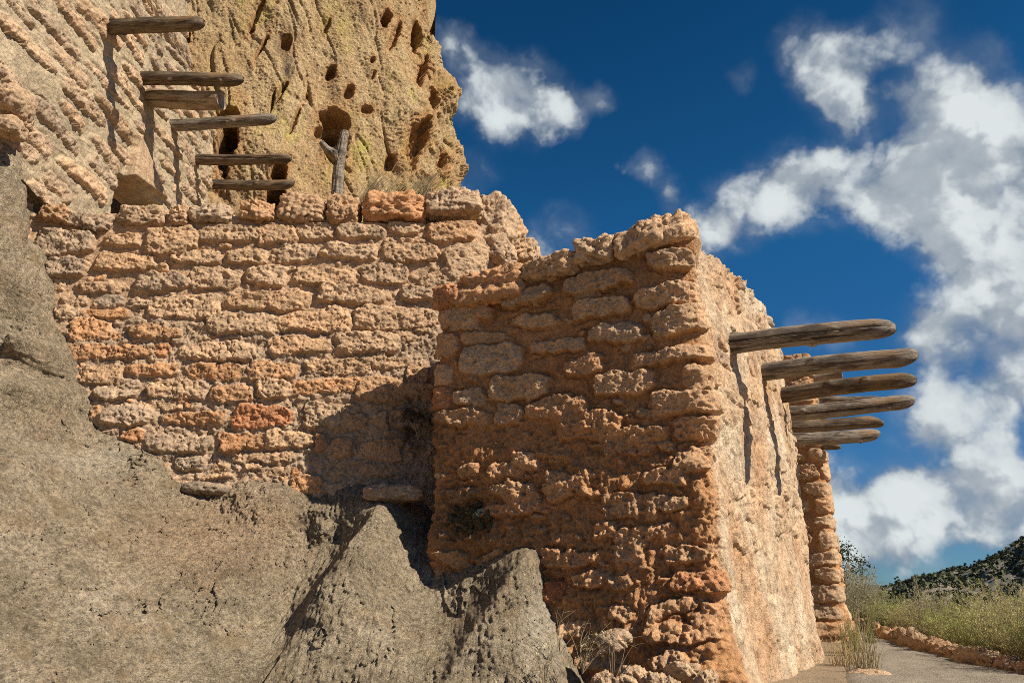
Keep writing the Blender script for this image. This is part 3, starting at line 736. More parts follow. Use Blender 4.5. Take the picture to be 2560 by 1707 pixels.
gul = np.abs(fbm(lean_u * 0.45 + 3.3, lean_v * .12, 3, 109)); Hk = Hk - 0.10 * sstep(.03, 0.0, gul) * sstep(-.1, .2, fbm(U * .9, V * .9, 3, 130))
Hk = Hk + 0.030 * fbm(U * 5, V * 4, 4, 104) + 0.020 * fbm(lean_u * 15, lean_v * 10, 3, 105) + 0.014 * perlin(U * 34, V * 30, 106) - .012 * pits(lean_u + 9, lean_v * .7, 6, .08, 9)
Hk = Hk + wr * (0.16 * fbm(U * 1.7, V * 1.2, 4, 107) + 0.09 * np.floor(fbm(U * 1.3, V * 1.0, 3, 108) * 6) / 2)
# the outline steps back towards the top
sil = np.interp(V, [3, 6.2, 8.0, 9.2, 9.9, 10.6, 11.2, 13.6], [.10, .03, -.03, -.05, -.16, -.55, -.78, -1.1])
holes = [(830,175,13,20,-20,.25),(873,227,14,18,-10,.16),(718,102,13,22,-20,.22),(966,50,13,24,-20,.35),(988,90,9,42,-18,.14),(917,277,15,12,20,.14),(933,152,6,9,-10,.15),(937,187,4,12,-20,.1),
         (838,300,34,34,0,.45),(842,350,34,60,8,.30),(800,330,16,16,0,.2),(570,350,24,82,-4,.7),(575,290,30,26,0,.4),(698,432,20,32,-20,.7),(694,490,27,40,0,.8),
         (1055,75,17,48,-14,.35),(1070,165,10,45,-18,.22),(1090,250,16,36,-12,.30),(1045,355,20,62,-16,.26),(1002,480,11,22,-20,.2),(1068,448,10,9,0,.2),(975,405,12,22,-25,.15),
         (630,65,9,13,-15,.16),(655,110,6,40,-22,.12),(705,235,7,34,-22,.14),(466,95,10,20,-10,.2),
         (770,235,4,9,0,.1),(820,60,6,20,-20,.1),(1115,405,9,24,-10,.25),(684,255,4,30,-5,.12),(740,300,5,40,-18,.1),(650,20,8,40,-20,.12)]
orange = np.zeros(U.shape)
hw1 = fbm(U * 3.4 + 7, V * 3.4, 4, 113); hw2 = fbm(U * 3.4, V * 3.4 + 9, 4, 114)
wob = 1 + 0.45 * fbm(U * 3.2, V * 3.2, 4, 111)
for (hx, hy, rx, ry, ro, dp) in holes:
    cu, cz, Yd = cl.px(hx, hy); k = Yd * 1.0 / LENS_PX
    a = math.radians(-ro)
    su = cl.px(hx + 20, hy)[0] - cl.px(hx - 20, hy)[0]; su = max(abs(su), .02) / 40
    sz = abs(cl.px(hx, hy - 20)[1] - cl.px(hx, hy + 20)[1]) / 40
    du = (U - cu) / su; dv = (V - cz) / sz
    du = du + rx * .45 * hw1; dv = dv + ry * .35 * hw2
    x_ = du * math.cos(a) - dv * math.sin(a); y_ = du * math.sin(a) + dv * math.cos(a)
    d = np.hypot(x_ / rx, y_ / ry) * wob
    Hk = Hk - dp * 1.25 * sstep(1.05, .80, d)
    orange = np.maximum(orange, sstep(2.2, 1.0, d) * .6)
Hk = Hk + sil * sstep(ue - 1.6, ue - .3, U)
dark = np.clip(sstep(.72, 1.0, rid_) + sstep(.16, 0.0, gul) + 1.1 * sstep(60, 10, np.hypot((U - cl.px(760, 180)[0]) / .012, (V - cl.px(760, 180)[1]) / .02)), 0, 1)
lich = np.clip(.12 + 1.5 * fbm(U * .8, V * .6, 3, 121) + .3 * wr, 0, 1)
orange = np.clip(orange + .55 * wr * sstep(-.1, .3, fbm(U * 1.4, V * 1.1, 4, 122)) + .35 * sstep(7.5, 5.5, V) * sstep(-.2, .3, fbm(U, V, 3, 123)), 0, 1)
o = cl.build('cliff', Hk, {'orange': orange, 'lich': lich, 'dark': dark}, M['cliff'], None, 4, .1)
tag(o, 'tall tuff cliff with yellow lichen, small dark holes and a hollow behind the forked post', 'cliff')

# ================================================================== BEDROCK at lower left
ctl = [(0,620,5.75),(0,820,5.5),(50,960,5.65),(0,1150,5.25),(190,1180,5.85),(300,1300,5.75),(0,1450,4.75),(0,1707,4.25),(300,1560,5.05),(300,1707,4.7),(450,1300,6.2),(600,1450,5.75),(600,1650,5.25),
       (770,1330,6.5),(835,1345,6.52),(740,1460,6.12),(650,1600,5.6),(800,1600,5.25),(900,1700,4.95),(938,1272,6.18),(885,1370,5.9),(810,1490,5.55),(1015,1430,5.95),(955,1400,5.82),(1000,1340,6.15),(1050,1400,6.2),(1120,1390,6.2),(1220,1370,6.1),(1000,1540,5.5),(1000,1690,4.95),(1085,1485,5.93),(1200,1442,5.72),(1100,1560,5.5),(1150,1600,5.15),(1200,1690,4.85),
       (1318,1388,5.46),(1290,1500,5.22),(1340,1600,5.05),(1370,1700,4.75),(1360,1480,5.62),(1400,1560,5.55),(1440,1660,5.35),(1500,1760,5.2),(1600,1800,5.1),(1000,1230,6.75),(1100,1300,6.7),(1250,1320,6.5),(1400,1400,6.2),
       (0,2100,3.6),(600,2100,4.3),(1200,2100,4.2),(-500,900,4.9),(-500,1500,4.0),(1500,1250,6.4),(1650,1500,5.9)]
# where the rock meets the walls
rim = [(-120,285),(-40,300),(15,318),(48,350),(62,420),(76,490),(92,545),(112,640),(132,745),(160,850),(190,925),(228,1000),(262,1080),(335,1115),(418,1162),(450,1215),(560,1240),(640,1215),(720,1235),(800,1270),(880,1245)]
for k, (qx, qy) in enumerate(rim):
    on_c = qy < 550
    pa, pb = np.array(rim[max(0, k - 1)], float), np.array(rim[min(len(rim) - 1, k + 1)], float)
    d = (pb - pa) / np.linalg.norm(pb - pa); nrm = np.array([d[1], -d[0]])
    for off, dy in ((0, 0.0), (35, .2), (90, .6), (170, 1.2), (-60, -.16)):
        if off > 50 and (k % 2 or qy > 1200): continue
        ex, ey = np.array([qx, qy]) + nrm * off
        Yw = CX / ray(qx, qy)[0] if on_c else float(np.interp(ray(qx, qy)[0] * 6.5, wallA.X[:300], wallA.Y[:300])) - .03
        if on_c and off < 0 and k < 3: continue
        ctl.append((ex, ey, Yw + dy))
pts = np.array([at(*c) for c in ctl])
S = pts[:, [0, 2]]; n_ = len(S)
phi = lambda d: d ** 2 * np.log(d + 1e-6)
A_ = np.zeros((n_ + 3, n_ + 3)); D_ = np.hypot(S[:, None, 0] - S[None, :, 0], S[:, None, 1] - S[None, :, 1])
A_[:n_, :n_] = phi(D_) + np.eye(n_) * 0.006
A_[:n_, n_] = 1; A_[:n_, n_ + 1:] = S; A_[n_:, :n_] = A_[:n_, n_:].T
sol = np.linalg.solve(A_, np.concatenate([pts[:, 1], np.zeros(3)]))
xs = np.concatenate([np.linspace(-7.2, -4.4, 120, endpoint=False), np.arange(-4.4, 1.5, 0.0082)]); zs = np.arange(-1.75, 4.3, 0.0086)
Xr, Zr = np.meshgrid(xs, zs)
Yr = sol[n_] + sol[n_ + 1] * Xr + sol[n_ + 2] * Zr
for k in range(n_):
    Yr += sol[k] * phi(np.hypot(Xr - S[k, 0], Zr - S[k, 1]))
def ridge(line, amp, wl, wr_):
    """a fin of rock: steep on its left flank, gentle on its right"""
    global Yr
    P = np.array([at(a, b, c)[[0, 2]] for a, b, c in line])
    best = np.full(Xr.shape, 9.0); side = np.zeros(Xr.shape); tt = np.zeros(Xr.shape)
    for k, (p, q) in enumerate(zip(P[:-1], P[1:])):
        d = q - p; l2 = d @ d
        t = np.clip(((Xr - p[0]) * d[0] + (Zr - p[1]) * d[1]) / l2, 0, 1)
        ex = Xr - p[0] - t * d[0]; ez = Zr - p[1] - t * d[1]
        e = np.hypot(ex, ez); m = e < best
        best = np.where(m, e, best); side = np.where(m, d[0] * ez - d[1] * ex, side); tt = np.where(m, (k + t) / (len(P) - 1), tt)
    left = side < 0
    w = np.where(left, wl, wr_) * (1 + .35 * fbm(Xr * 4, Zr * 4, 3, 131))
    Yr = Yr - amp * np.exp(-(best / w) ** 1.5) * (0.5 + 0.5 * np.sin(np.clip(tt * 1.05 + .12, 0, 1) * math.pi))
ridge([(950,1262,6.1),(865,1375,5.85),(790,1480,5.6),(700,1640,5.2)], .16, .05, .34)
ridge([(1318,1385,5.5),(1270,1450,5.35),(1190,1560,5.15),(1110,1710,4.8)], .22, .06, .22)
G = 1.0
gr = 0.05 * fbm(Xr * 2.2, Zr * 1.3, 3, 141) + 0.030 * fbm(Xr * 7, Zr * 4.5, 4, 142) + 0.042 * fbm(Xr * 15, Zr * 10, 4, 143) + 0.010 * perlin(Xr * 36, Zr * 26, 144) + 0.012 * perlin(Xr * 60, Zr * 50, 145)
rf = sstep(-3.3, -1.2, Xr)
crk = np.abs(fbm(Xr * 1.1 + .4 * Zr, Zr * .8, 5, 149)); crk2 = np.abs(fbm(Xr * 1.6 + 8, Zr * 2.2, 5, 150))
gr = gr - .05 * sstep(.010, 0, crk) * sstep(-.1, .2, fbm(Xr, Zr, 2, 151)) + .05 * np.floor(2.5 * fbm(Xr * 1.4, Zr * 1.9, 4, 152)) * .5 * (1 - .7 * rf) - .03 * sstep(.008, 0, crk2)
w1, w2, wr2 = worley(Xr * 24, Zr * 17, 7); gr = gr - .014 * sstep(.5, .15, w1) * wr2
gr = gr * (0.98 - .22 * rf) + .012 * pits(Xr, Zr * .8, 8, .12, 5)
vr = np.abs(fbm(Xr * 5, Zr * 1.1, 4, 146)); gr = gr + .018 * sstep(.08, 0, vr) * rf
Yr = Yr + gr
warm = sstep(.62, .1, np.hypot((Xr - at(560,1320,6.2)[0]) / 1.4, Zr - at(560,1320,6.2)[2])) * .55
pale = sstep(.42, .05, np.hypot((Xr - at(1360,1560,5.2)[0]) / .55, (Zr - at(1360,1560,5.2)[2]) / 1.1)) * .75 + .5 * sstep(.25, .0, np.hypot((Xr - at(250,1150,6.1)[0]) / 1.6, Zr - at(250,1150,6.1)[2]))
qs = grid_quads(*Xr.shape)
wy = np.interp(Xr, wallA.X[:420], wallA.Y[:420])
gone = (((Yr > wy + .14) & (Zr > .5)) | (Zr > 3.42 + .22 * fbm(Xr * 3, Zr * 3, 3, 8) + 1.3 * np.clip(-4.35 - Xr, 0, 1))).ravel()
qs = qs[~gone[qs].any(1)]
me = mesh_np('bedrock', np.stack([Xr, Yr, Zr], -1), qs, True, {'warm': np.clip(warm, 0, 1), 'pale': np.clip(pale, 0, 1)})
tag(link('bedrock', me, M['rock']), 'grey rough bedrock outcrop with ridges filling the lower left under the walls', 'rock outcrop')

bed = bpy.data.objects['bedrock']
for (qx, qy, Yq, sz_, rt, sd_) in ((-96, 590, 5.93, (.47, .32, 1.25), (0, -.10, .3), 811),):
    k2 = rock_mesh('rock_knob', sz_, sd_, .11, 150, 2.3, pit=.01); k2.attributes.remove(k2.attributes['pale'])
    reparent(place_rock('rock_knob', k2, M['rock'], at(qx, qy, Yq), rt), bed)
# stones lodged in the seam between bedrock and wall
def loose(name, px, py, Y, size, hue, seed, label, group=None, rot=(0, 0, 0), mat='lower', rough=.16, sq=3.2, val=1.0, cat='stone'):
    o = place_rock(name, rock_mesh(name, size, seed, rough, 44, sq, hue, val), M[mat], at(px, py, Y), rot)
    return tag(o, label, cat, group)
loose('lodged_stone', 512, 1222, 6.50, (.21, .10, .058), .02, 401, 'smooth brown tapering stone lying in the dark slot under the lower wall', rot=(0, .03, 0), rough=.06, sq=2.6, val=.75)
loose('lodged_stone', 478, 1158, 6.56, (.15, .10, .055), .0, 402, 'small purplish stone lodged above the smooth brown stone', rot=(0, -.05, 0), val=.85)
loose('lodged_stone', 985, 1234, 6.38, (.26, .14, .075), .2, 403, 'pale rounded block sitting on the top of the rock fin beside the tower', rot=(0, .02, -.1), val=.9)
loose('fallen_stone', 1535, 1600, 4.98, (.105, .09, .05), .2, 404, 'angular pale stone sticking out low on the tower front', rot=(.2, -.35, .4), val=.85)
for k, (px, py, Y, s_) in enumerate([(1590,1690,4.72,.13),(1640,1702,4.65,.11),(1705,1680,4.72,.14),(1560,1706,4.6,.09),(1765,1700,4.62,.12),(1510,1700,4.75,.1),(1675,1712,4.5,.08)]):
    loose('rubble_stone', px, py, Y, (s_ * .75, s_ * .6, s_ * .36), .3, 420 + k, 'broken mud and stone rubble lying along the foot of the tower', 'rubble at the tower foot', rot=(.1 * k, .2, k), mat='tower', rough=.35, sq=2.6)

# ================================================================== TIMBERS
def beam_mesh(name, L, R, seed, taper=0.05, tip=0.17, flatten=1.0, cut=False, crack=1.0):
    """a round pole along +X with a hewn, blunt-pointed end, bow, knots and drying cracks"""
    r2 = np.random.default_rng(seed); na, nl = 72, 170
    t = np.concatenate([np.linspace(0, .8, 90), np.linspace(.8, 1, 81)[1:]]); nl = len(t)
    a = np.linspace(0, 2 * math.pi, na, endpoint=False)
    T, A2 = np.meshgrid(t, a, indexing='ij'); X = T * L
    rad = R * (1 - taper * T)
    e = np.clip((X - (L - tip)) / tip, 0, 1)
    if cut: rad = rad * np.where(T > .992, .93, 1)
    else: rad = rad * np.sqrt(np.clip(1 - (e ** 3.0) * .90, 0.01, 1)) * (1 - .12 * e)
    o = r2.uniform(0, 50)
    cx, cy = np.cos(A2), np.sin(A2)
    lump = .05 * fbm(X * 2.2 + o, A2 * 0 + cx * .9 + o, 3, 3) + .05 * fbm(X * 2.2 + o, cy * .9, 3, 4)
    facets = .10 * e * np.round(np.cos(3 * A2 + o) * 2) / 2
    grain = .018 * fbm(X * 3 + o, A2 * 6 + o, 3, 5) + .010 * fbm(X * 5 + o, A2 * 15, 2, 6)
    ck = 0
    for k in range(3):
        a0 = r2.uniform(0, 6.28); w = r2.uniform(.04, .09); wig = .10 * np.sin(X * r2.uniform(2, 5) + o) + .08 * fbm(X * 6 + o, X * 0 + k, 2, 9)
        dd = np.abs((A2 - a0 - wig + math.pi) % (2 * math.pi) - math.pi)
        ck = ck + .36 * crack * sstep(w, 0, dd) * sstep(r2.uniform(-.2, .2), .35, T) * sstep(1.05, .7, T)
    kn = 0
    for k in range(3):
        a0, x0 = r2.uniform(0, 6.28), r2.uniform(.15, .85) * L
        dd = np.hypot(((A2 - a0 + math.pi) % (2 * math.pi) - math.pi) * R, X - x0)
        kn = kn + .20 * sstep(.05, .012, dd) - .16 * sstep(.016, .0, dd)
    rad = rad * (1 + lump + facets + grain - ck + kn)
    bow = R * .28 * np.sin(T * 3.5 + o) - R * r2.uniform(-.5, .5) * e ** 1.5
    V = np.stack([X, rad * cx, rad * cy * flatten + bow], -1).reshape(-1, 3)
    i = np.arange(nl - 1)[:, None] * na; j = (np.arange(na) + 1) % na
    Q = np.stack([i + np.arange(na)[None], i + na + np.arange(na)[None], i + na + j[None], i + j[None]], -1).reshape(-1, 4)
    capc = len(V); V = np.concatenate([V, [[L * (.998 if cut else 1.0), 0, bow[-1, 0]]]])
    last = (nl - 1) * na
    me = mesh_np(name, V, Q, True)
    return V, Q, capc, last, na

def beam(name, p0, p1, R, seed, mat, label, group, embed=.35, **kw):
    p0 = np.array(p0); p1 = np.array(p1); d = p1 - p0; L0 = np.linalg.norm(d); d = d / L0
    s = p0 - d * embed; L = L0 + embed
    V, Q, capc, last, na = beam_mesh('tmp', L, R, seed, **kw)
    tri = np.array([[last + k, last + (k + 1) % na, capc, capc] for k in range(na)])
    me = bpy.data.meshes.new(name)
    faces = Q.tolist() + [[a, b, c] for a, b, c, _ in tri]
    me.from_pydata(V.tolist(), [], faces)
    me.polygons.foreach_set('use_smooth', np.ones(len(me.polygons), bool)); me.update()
    o = link(name, me, M[mat]); o.location = s
    q = Vector(d).to_track_quat('X', 'Z'); o.rotation_mode = 'QUATERNION'; o.rotation_quaternion = q
    return tag(o, label, 'roof beam', group)

k_ = 1.2
def survey(px, py, z):
    a, b = ray(px, py); Y = z / b
    return (a * Y, Y, z)
def lbeam(root, tip, R, seed, label, z=6.0, **kw):
    p0 = survey(*root, z); p1 = survey(*tip, z)
    p0 = (CX + .05, p0[1], z)
    return beam('roof_beam', p0, p1, R, seed, kw.pop('mat', 'wood'), label, 'beam ends in the upper wall', **kw)
lbeam((222, 74), (511, 56), .086, 1, 'thick dark roof beam at the top of the upper wall, longest of the row')
lbeam((343, 200), (609, 199), .084, 2, 'dark roof beam with a pointed tip right above the split pale stub')
lbeam((452, 311), (691, 301), .082, 3, 'dark roof beam just below the split pale stub', mat='wood_grey')
lbeam((512, 397), (729, 396), .080, 4, 'thin brown roof beam crossing the dark cave mouth, second from the bottom')
lbeam((532, 461), (736, 460), .080, 5, 'lowest thin brown roof beam of the upper wall, right above the capstones')
# split pale stub
p0 = np.array(at(425, 238, 7.9)); p0[0] = CX; p0[2] = 5.93; p1 = at(556, 247, 7.75)
o = beam('split_stub', p0, (p1[0], p1[1], p1[2]), .125, 6, 'wood_pale', 'short pale split log stub with a broken end between two dark beams', None, cut=True, flatten=.95, crack=1.4)
o['category'] = 'log stub'; 

def rbeam(root, tip, R, seed, label, z=1.86, mat='wood_grey', **kw):
    return beam('roof_beam', survey(*root, z), survey(*tip, z), R, seed, mat, label, 'beam ends in the tower flank', **kw)
rbeam((1828, 866), (2239, 815), .083, 11, 'topmost and thickest grey roof beam sticking out of the sunlit tower flank')
rbeam((1915, 934), (2296, 890), .082, 12, 'grey roof beam with a pointed tip, second from the top on the tower flank')
rbeam((1955, 988), (2292, 951), .080, 13, 'dark grey roof beam third from the top on the tower flank', mat='wood')
rbeam((1970, 1029), (2288, 1007), .082, 14, 'knotty grey roof beam fourth from the top, with a dry strand hanging from its root')
rbeam((1975, 1062), (2208, 1053), .076, 15, 'charred dark roof beam fifth from the top on the tower flank', z=1.9, mat='wood')
rbeam((1978, 1092), (2200, 1088), .088, 16, 'pale grey smooth roof beam lowest of the long tower beams', z=1.92)
rb = lambda root, tip, Y0, Y1, R, seed, label, mat, **kw: beam('roof_beam', at(*root, Y0), at(*tip, Y1), R, seed, mat, label, 'beam ends of the far room', embed=.1, **kw)
rb((1945, 958), (2106, 939), 10.6, 10.2, .075, 17, 'short brown sawn beam end of the far room, seen between the second and third tower beams', 'wood_pale', cut=True)
rb((2010, 1003), (2208, 995), 11.2, 10.9, .055, 18, 'thin grey beam of the far room seen above the knotty tower beam', 'wood_grey')
rb((1995, 1115), (2102, 1111), 10.6, 10.1, .055, 19, 'short beam end hidden under the lowest tower beam', 'wood')

# ------------------------------------------------------------------ tubes for twigs, posts, stems
def tube(pts, rads, ns=6):
    pts = np.array(pts, float); n = len(pts)
    tg = np.gradient(pts, axis=0); tg /= np.linalg.norm(tg, axis=1)[:, None] + 1e-9
    ref = np.array([.31, .92, .22]); a = np.cross(tg, ref); a /= np.linalg.norm(a, axis=1)[:, None] + 1e-9
    b = np.cross(tg, a); th = np.linspace(0, 2 * math.pi, ns, endpoint=False)
    V = pts[:, None] + np.array(rads)[:, None, None] * (np.cos(th)[None, :, None] * a[:, None] + np.sin(th)[None, :, None] * b[:, None])
    i = np.arange(n - 1)[:, None] * ns; j = (np.arange(ns) + 1) % ns
    Q = np.stack([i + np.arange(ns)[None], i + j[None], i + ns + j[None], i + ns + np.arange(ns)[None]], -1).reshape(-1, 4)
    return V.reshape(-1, 3), Q
class MB:
    def __init__(s): s.v = []; s.q = []; s.n = 0
    def add(s, V, Q):
        s.v.append(V); s.q.append(Q + s.n); s.n += len(V)
    def build(s, name, mat, parent=None, smooth=True):
        return link(name, mesh_np(name, np.concatenate(s.v), np.concatenate(s.q), smooth), mat, parent)
def curve(pts, n=24):
    pts = np.array(pts, float); t = np.linspace(0, len(pts) - 1, n)
    P = chaikin(pts, 3); tt = np.linspace(0, 1, len(P))
    return np.stack([np.interp(np.linspace(0, 1, n), tt, P[:, k]) for k in range(3)], -1)

# forked post on the terrace behind the lower wall
YF = 7.35
def gnarl(pts, r0, r1, seed, ns=40, n=110):
    P = curve([at(x, y, Y) for x, y, Y in pts], n)
    V, Q = tube(P, np.linspace(r0, r1, n), ns)
    V = V.reshape(n, ns, 3); a = np.arange(ns)[None, :] / ns * 6.283; t = np.linspace(0, 4, n)[:, None]
    k = 1 + .22 * fbm(np.cos(a) * 1.6 + t * .9, np.sin(a) * 1.6 + t * .35, 4, seed) + .14 * fbm(a * 4 + 0 * t, t * 1.6 + seed, 3, seed + 1)
    kx = np.abs(fbm(np.cos(a) * 2.2 + t * .3, np.sin(a) * 2.2, 3, seed + 2)); k = k - .22 * sstep(.1, 0, kx)
    V = P[:, None] + (V - P[:, None]) * k[..., None]
    return V.reshape(-1, 3), Q
post = tag(empty('forked_post', at(842, 500, YF)), 'grey gnarled forked wooden post standing upright behind the lower wall', 'wooden post')
b_ = MB(); b_.add(*gnarl([(842,520,YF),(845,440,YF),(850,395,YF),(858,350,YF),(864,330,YF)], .068, .046, 5)); reparent(b_.build('trunk', M['wood_grey']), post)
b_ = MB(); b_.add(*gnarl([(848,402,YF),(838,385,YF - .03),(818,375,YF - .06),(803,355,YF - .1)], .062, .030, 9)); reparent(b_.build('branch', M['wood_grey']), post)

# grass tufts on the terrace
def tuft(name, base, n, h, lean, spread, seed, label, group, mat='straw', w=.0042, cat='grass'):
    r2 = np.random.default_rng(seed); m = MB()
    for k in range(n):
        a = r2.uniform(0, 6.28); b0 = np.array(base) + np.array([math.cos(a), math.sin(a), 0]) * r2.uniform(0, spread)
        hh = h * r2.uniform(.5, 1.15); l = np.array([lean + r2.normal(0, .22), r2.normal(0, .2), 1.0]); l /= np.linalg.norm(l)
        p1 = b0 + l * hh * .6; p2 = b0 + l * hh + np.array([(lean + r2.normal(0, .2)) * .25 * hh, 0, -.06 * hh])
        m.add(*tube(curve([b0, p1, p2], 9), np.linspace(w, w * .35, 9), 3))
    return tag(m.build(name, M[mat]), label, cat, group)
tuft('grass_tuft', at(905, 512, 7.15), 60, .46, .45, .07, 1, 'dense straw grass tuft just right of the forked post', 'dry grass on the terrace')
tuft('grass_tuft', at(965, 500, 7.4), 36, .46, .6, .10, 2, 'sparse straw grass tuft behind the dark red capstone', 'dry grass on the terrace')
tuft('grass_tuft', at(1050, 496, 7.3), 40, .40, .5, .10, 3, 'straw grass tuft beside the pale corner capstone', 'dry grass on the terrace')
tuft('grass_tuft', at(1015, 500, 7.6), 26, .42, .55, .1, 4, 'thin straw grass tuft against the cliff foot between two denser tufts', 'dry grass on the terrace')

# terrace behind the lower wall
tx, ty = np.meshgrid(np.linspace(-6.5, -.1, 120), np.linspace(7.0, 13, 90))
tz = 3.42 + .10 * (ty - 7.0) + .06 * fbm(tx * 1.5, ty * 1.5, 4, 7)
tag(link('terrace', mesh_np('terrace', np.stack([tx, ty, tz], -1), grid_quads(*tx.shape)), M['ground']), kind='structure')

# twigs, weeds, plant
def weed(name, px, py, Y, n, h, seed, label, mat='twig', leaves=None, lean=0.0, w=.0028):
    r2 = np.random.default_rng(seed); base = at(px, py, Y); e = tag(empty(name, base), label, 'weed'); m = MB(); lf = MB()
    for k in range(n):
        d = np.array([lean + r2.normal(0, .5), r2.normal(0, .35), 1]); d /= np.linalg.norm(d); hh = h * r2.uniform(.5, 1.1)
        P = curve([[0, 0, -.05], d * hh * .5 + r2.normal(0, .02, 3), d * hh + np.array([r2.normal(0, .12), 0, -.05]) * hh * 1.5], 10)
        m.add(*tube(P, np.linspace(w, w * .4, 10), 4))
        for b in range(r2.integers(1, 4)):
            i = r2.integers(3, 8); q = P[i]; dd = d + r2.normal(0, .6, 3); dd /= np.linalg.norm(dd)
            m.add(*tube(curve([q, q + dd * hh * .18, q + dd * hh * .32 + np.array([0, 0, -.01])], 6), np.linspace(w * .6, w * .3, 6), 3))
            if leaves:
                for c in range(4):
                    cpt = q + dd * hh * r2.uniform(.1, .32) + r2.normal(0, .008, 3); s = r2.uniform(.002, .005); f = r2.normal(0, 1, (2, 3)) * s
                    lf.add(np.array([cpt - f[0], cpt - f[1], cpt + f[0], cpt + f[1]]), np.array([[0, 1, 2, 3]]))
    m.build('stem', M[mat], e)
    if leaves: lf.build('foliage', M[leaves], e, False)
    return e
weed('dry_weed', 1455, 1660, 4.72, 13, .30, 31, 'dry tangled weed with tiny yellow flecks at the foot of the tower', leaves='straw', lean=.25)
weed('dry_weed', 1400, 1610, 4.9, 5, .26, 32, 'thin bare weed stalks in the gap between the pale rock ridge and the tower', lean=.3, w=.0026)
weed('dry_weed', 1360, 1700, 4.6, 9, .22, 33, 'low dry weed in front of the pale rock ridge', lean=.1, leaves='straw')
weed('dry_weed', 1530, 1690, 4.6, 6, .26, 36, 'bent twig arching beside the rubble at the tower foot', lean=.5, w=.0026)
weed('dry_weed', 92, 680, 6.2, 10, .13, 34, 'small dark twig cluster on the rock edge left of the lower wall', lean=.1)
weed('crevice_plant', 1045, 1085, 6.35, 7, .14, 35, 'small plant with pale pointed leaves growing in the dark crevice beside the tower', leaves='lichen')
# strand hanging from the fourth beam's root
m = MB()
p = lambda x, y: at(x, y, 7.45)
m.add(*tube(curve([p(1967,1006),p(1961,1030),p(1966,1045),p(1972,1010)], 20), np.full(20, .006), 5))
m.add(*tube(curve([p(1968,1008),p(1978,1050),p(1976,1085),p(1973,1110)], 22), np.linspace(.007, .004, 22), 5))
m.add(*tube(curve([p(1970,1020),p(1965,1050),p(1961,1080)], 16), np.linspace(.010, .004, 16), 5))
tag(m.build('dry_strand', M['straw']), 'looped dry pale strand hanging from the root of the knotty tower beam', 'strand')

# ================================================================== GROUND, PATH, SCRUB, HILLS
def gz(x, y):
    x = np.asarray(x, float); y = np.asarray(y, float)
    z = -1.6 + 1.0 * sstep(.8, 4.6, y)
    z = z - 1.05 * sstep(0.3, 4.0, (x - (3.9 + .28 * (y - 6)).clip(2.5, 60))) * sstep(0, 5, y)
    z = z - 9.0 * sstep(16, 90, np.hypot(x, y)) - 3 * sstep(90, 200, np.hypot(x, y))
    return z + .04 * fbm(x * .7, y * .7, 4, 3) * sstep(0, 3, np.hypot(x, y) * 0 + 3)
def axis(lo, hi):
    a = [0.0]; st = .11
    while a[-1] < hi: a.append(a[-1] + st * max(1, (a[-1] / 9) ** 1.6))
    b = [0.0]
    while b[-1] < lo: b.append(b[-1] + st * 3 * max(1, (b[-1] / 6) ** 1.6))
    return np.array([-v for v in b[:0:-1]] + a)
gx, gy = np.meshgrid(axis(4000, 4000), axis(4000, 4000))
tag(link('ground', mesh_np('ground', np.stack([gx, gy, gz(gx, gy)], -1), grid_quads(*gx.shape)), M['ground']), kind='structure')
# gravel path curling round the ruin
ed_r = [at(2700,1745,5.4), at(2560,1694,6.1), at(2400,1655,7.2), at(2290,1615,9.0), at(2190,1580,12.0), at(2125,1560,15.0), at(2080,1548,19)]
ed_l = [at(2260,1800,4.9), at(2215,1707,5.6), at(2175,1650,7.6), at(2150,1618,9.2), at(2128,1588,11.6), at(2100,1566,14.5), at(2065,1552,18)]
R_ = chaikin(np.array(ed_r), 3); L_ = chaikin(np.array(ed_l), 3)
tt = np.linspace(0, 1, len(R_)); n = 120
ip = lambda P: np.stack([np.interp(np.linspace(0, 1, n), tt, P[:, k]) for k in range(3)], -1)
R_, L_ = ip(R_), ip(L_)
s = np.linspace(-.55, 1.0, 54)[None, :, None]
G_ = L_[:, None] * (1 - s) + R_[:, None] * s
G_[..., 2] = gz(G_[..., 0], G_[..., 1]) + .03 - .16 * sstep(-.15, -.55, s[..., 0]) + .012 * fbm(G_[..., 0] * 9, G_[..., 1] * 9, 3, 2)
tag(link('path', mesh_np('path', G_, grid_quads(*G_.shape[:2], True)), M['path']), kind='structure')
# low border of mortared stone along the path
r = np.random.default_rng(44)
i = 6; kseg = 0
while i < n - 8:
    ln = int(r.integers(7, 12)); a, b = R_[i], R_[min(n - 1, i + ln)]
    c = (a + b) / 2; L = np.linalg.norm(b[:2] - a[:2]) / 2 * 1.04
    hz = .06 + .035 * r.random(); zc = gz(c[0], c[1]) + hz * .6
    o = place_rock('border_stone', rock_mesh('border_stone', (L, .10, hz), 500 + kseg, .34, 48, 3.2, .5 if kseg % 3 else .3, .72), M['tower'], (c[0], c[1], zc), (0, 0, math.atan2(b[1] - a[1], b[0] - a[0])))
    tag(o, 'low orange stone edging along the scrub side of the gravel path', 'edging stone', 'edging stones along the path')
    i += ln; kseg += 1
loose('ground_stone', 2180, 1700, 6.0, (.15, .14, .07), .25, 460, 'pale boulder at the path edge beside the foot of the far pillar', cat='boulder')

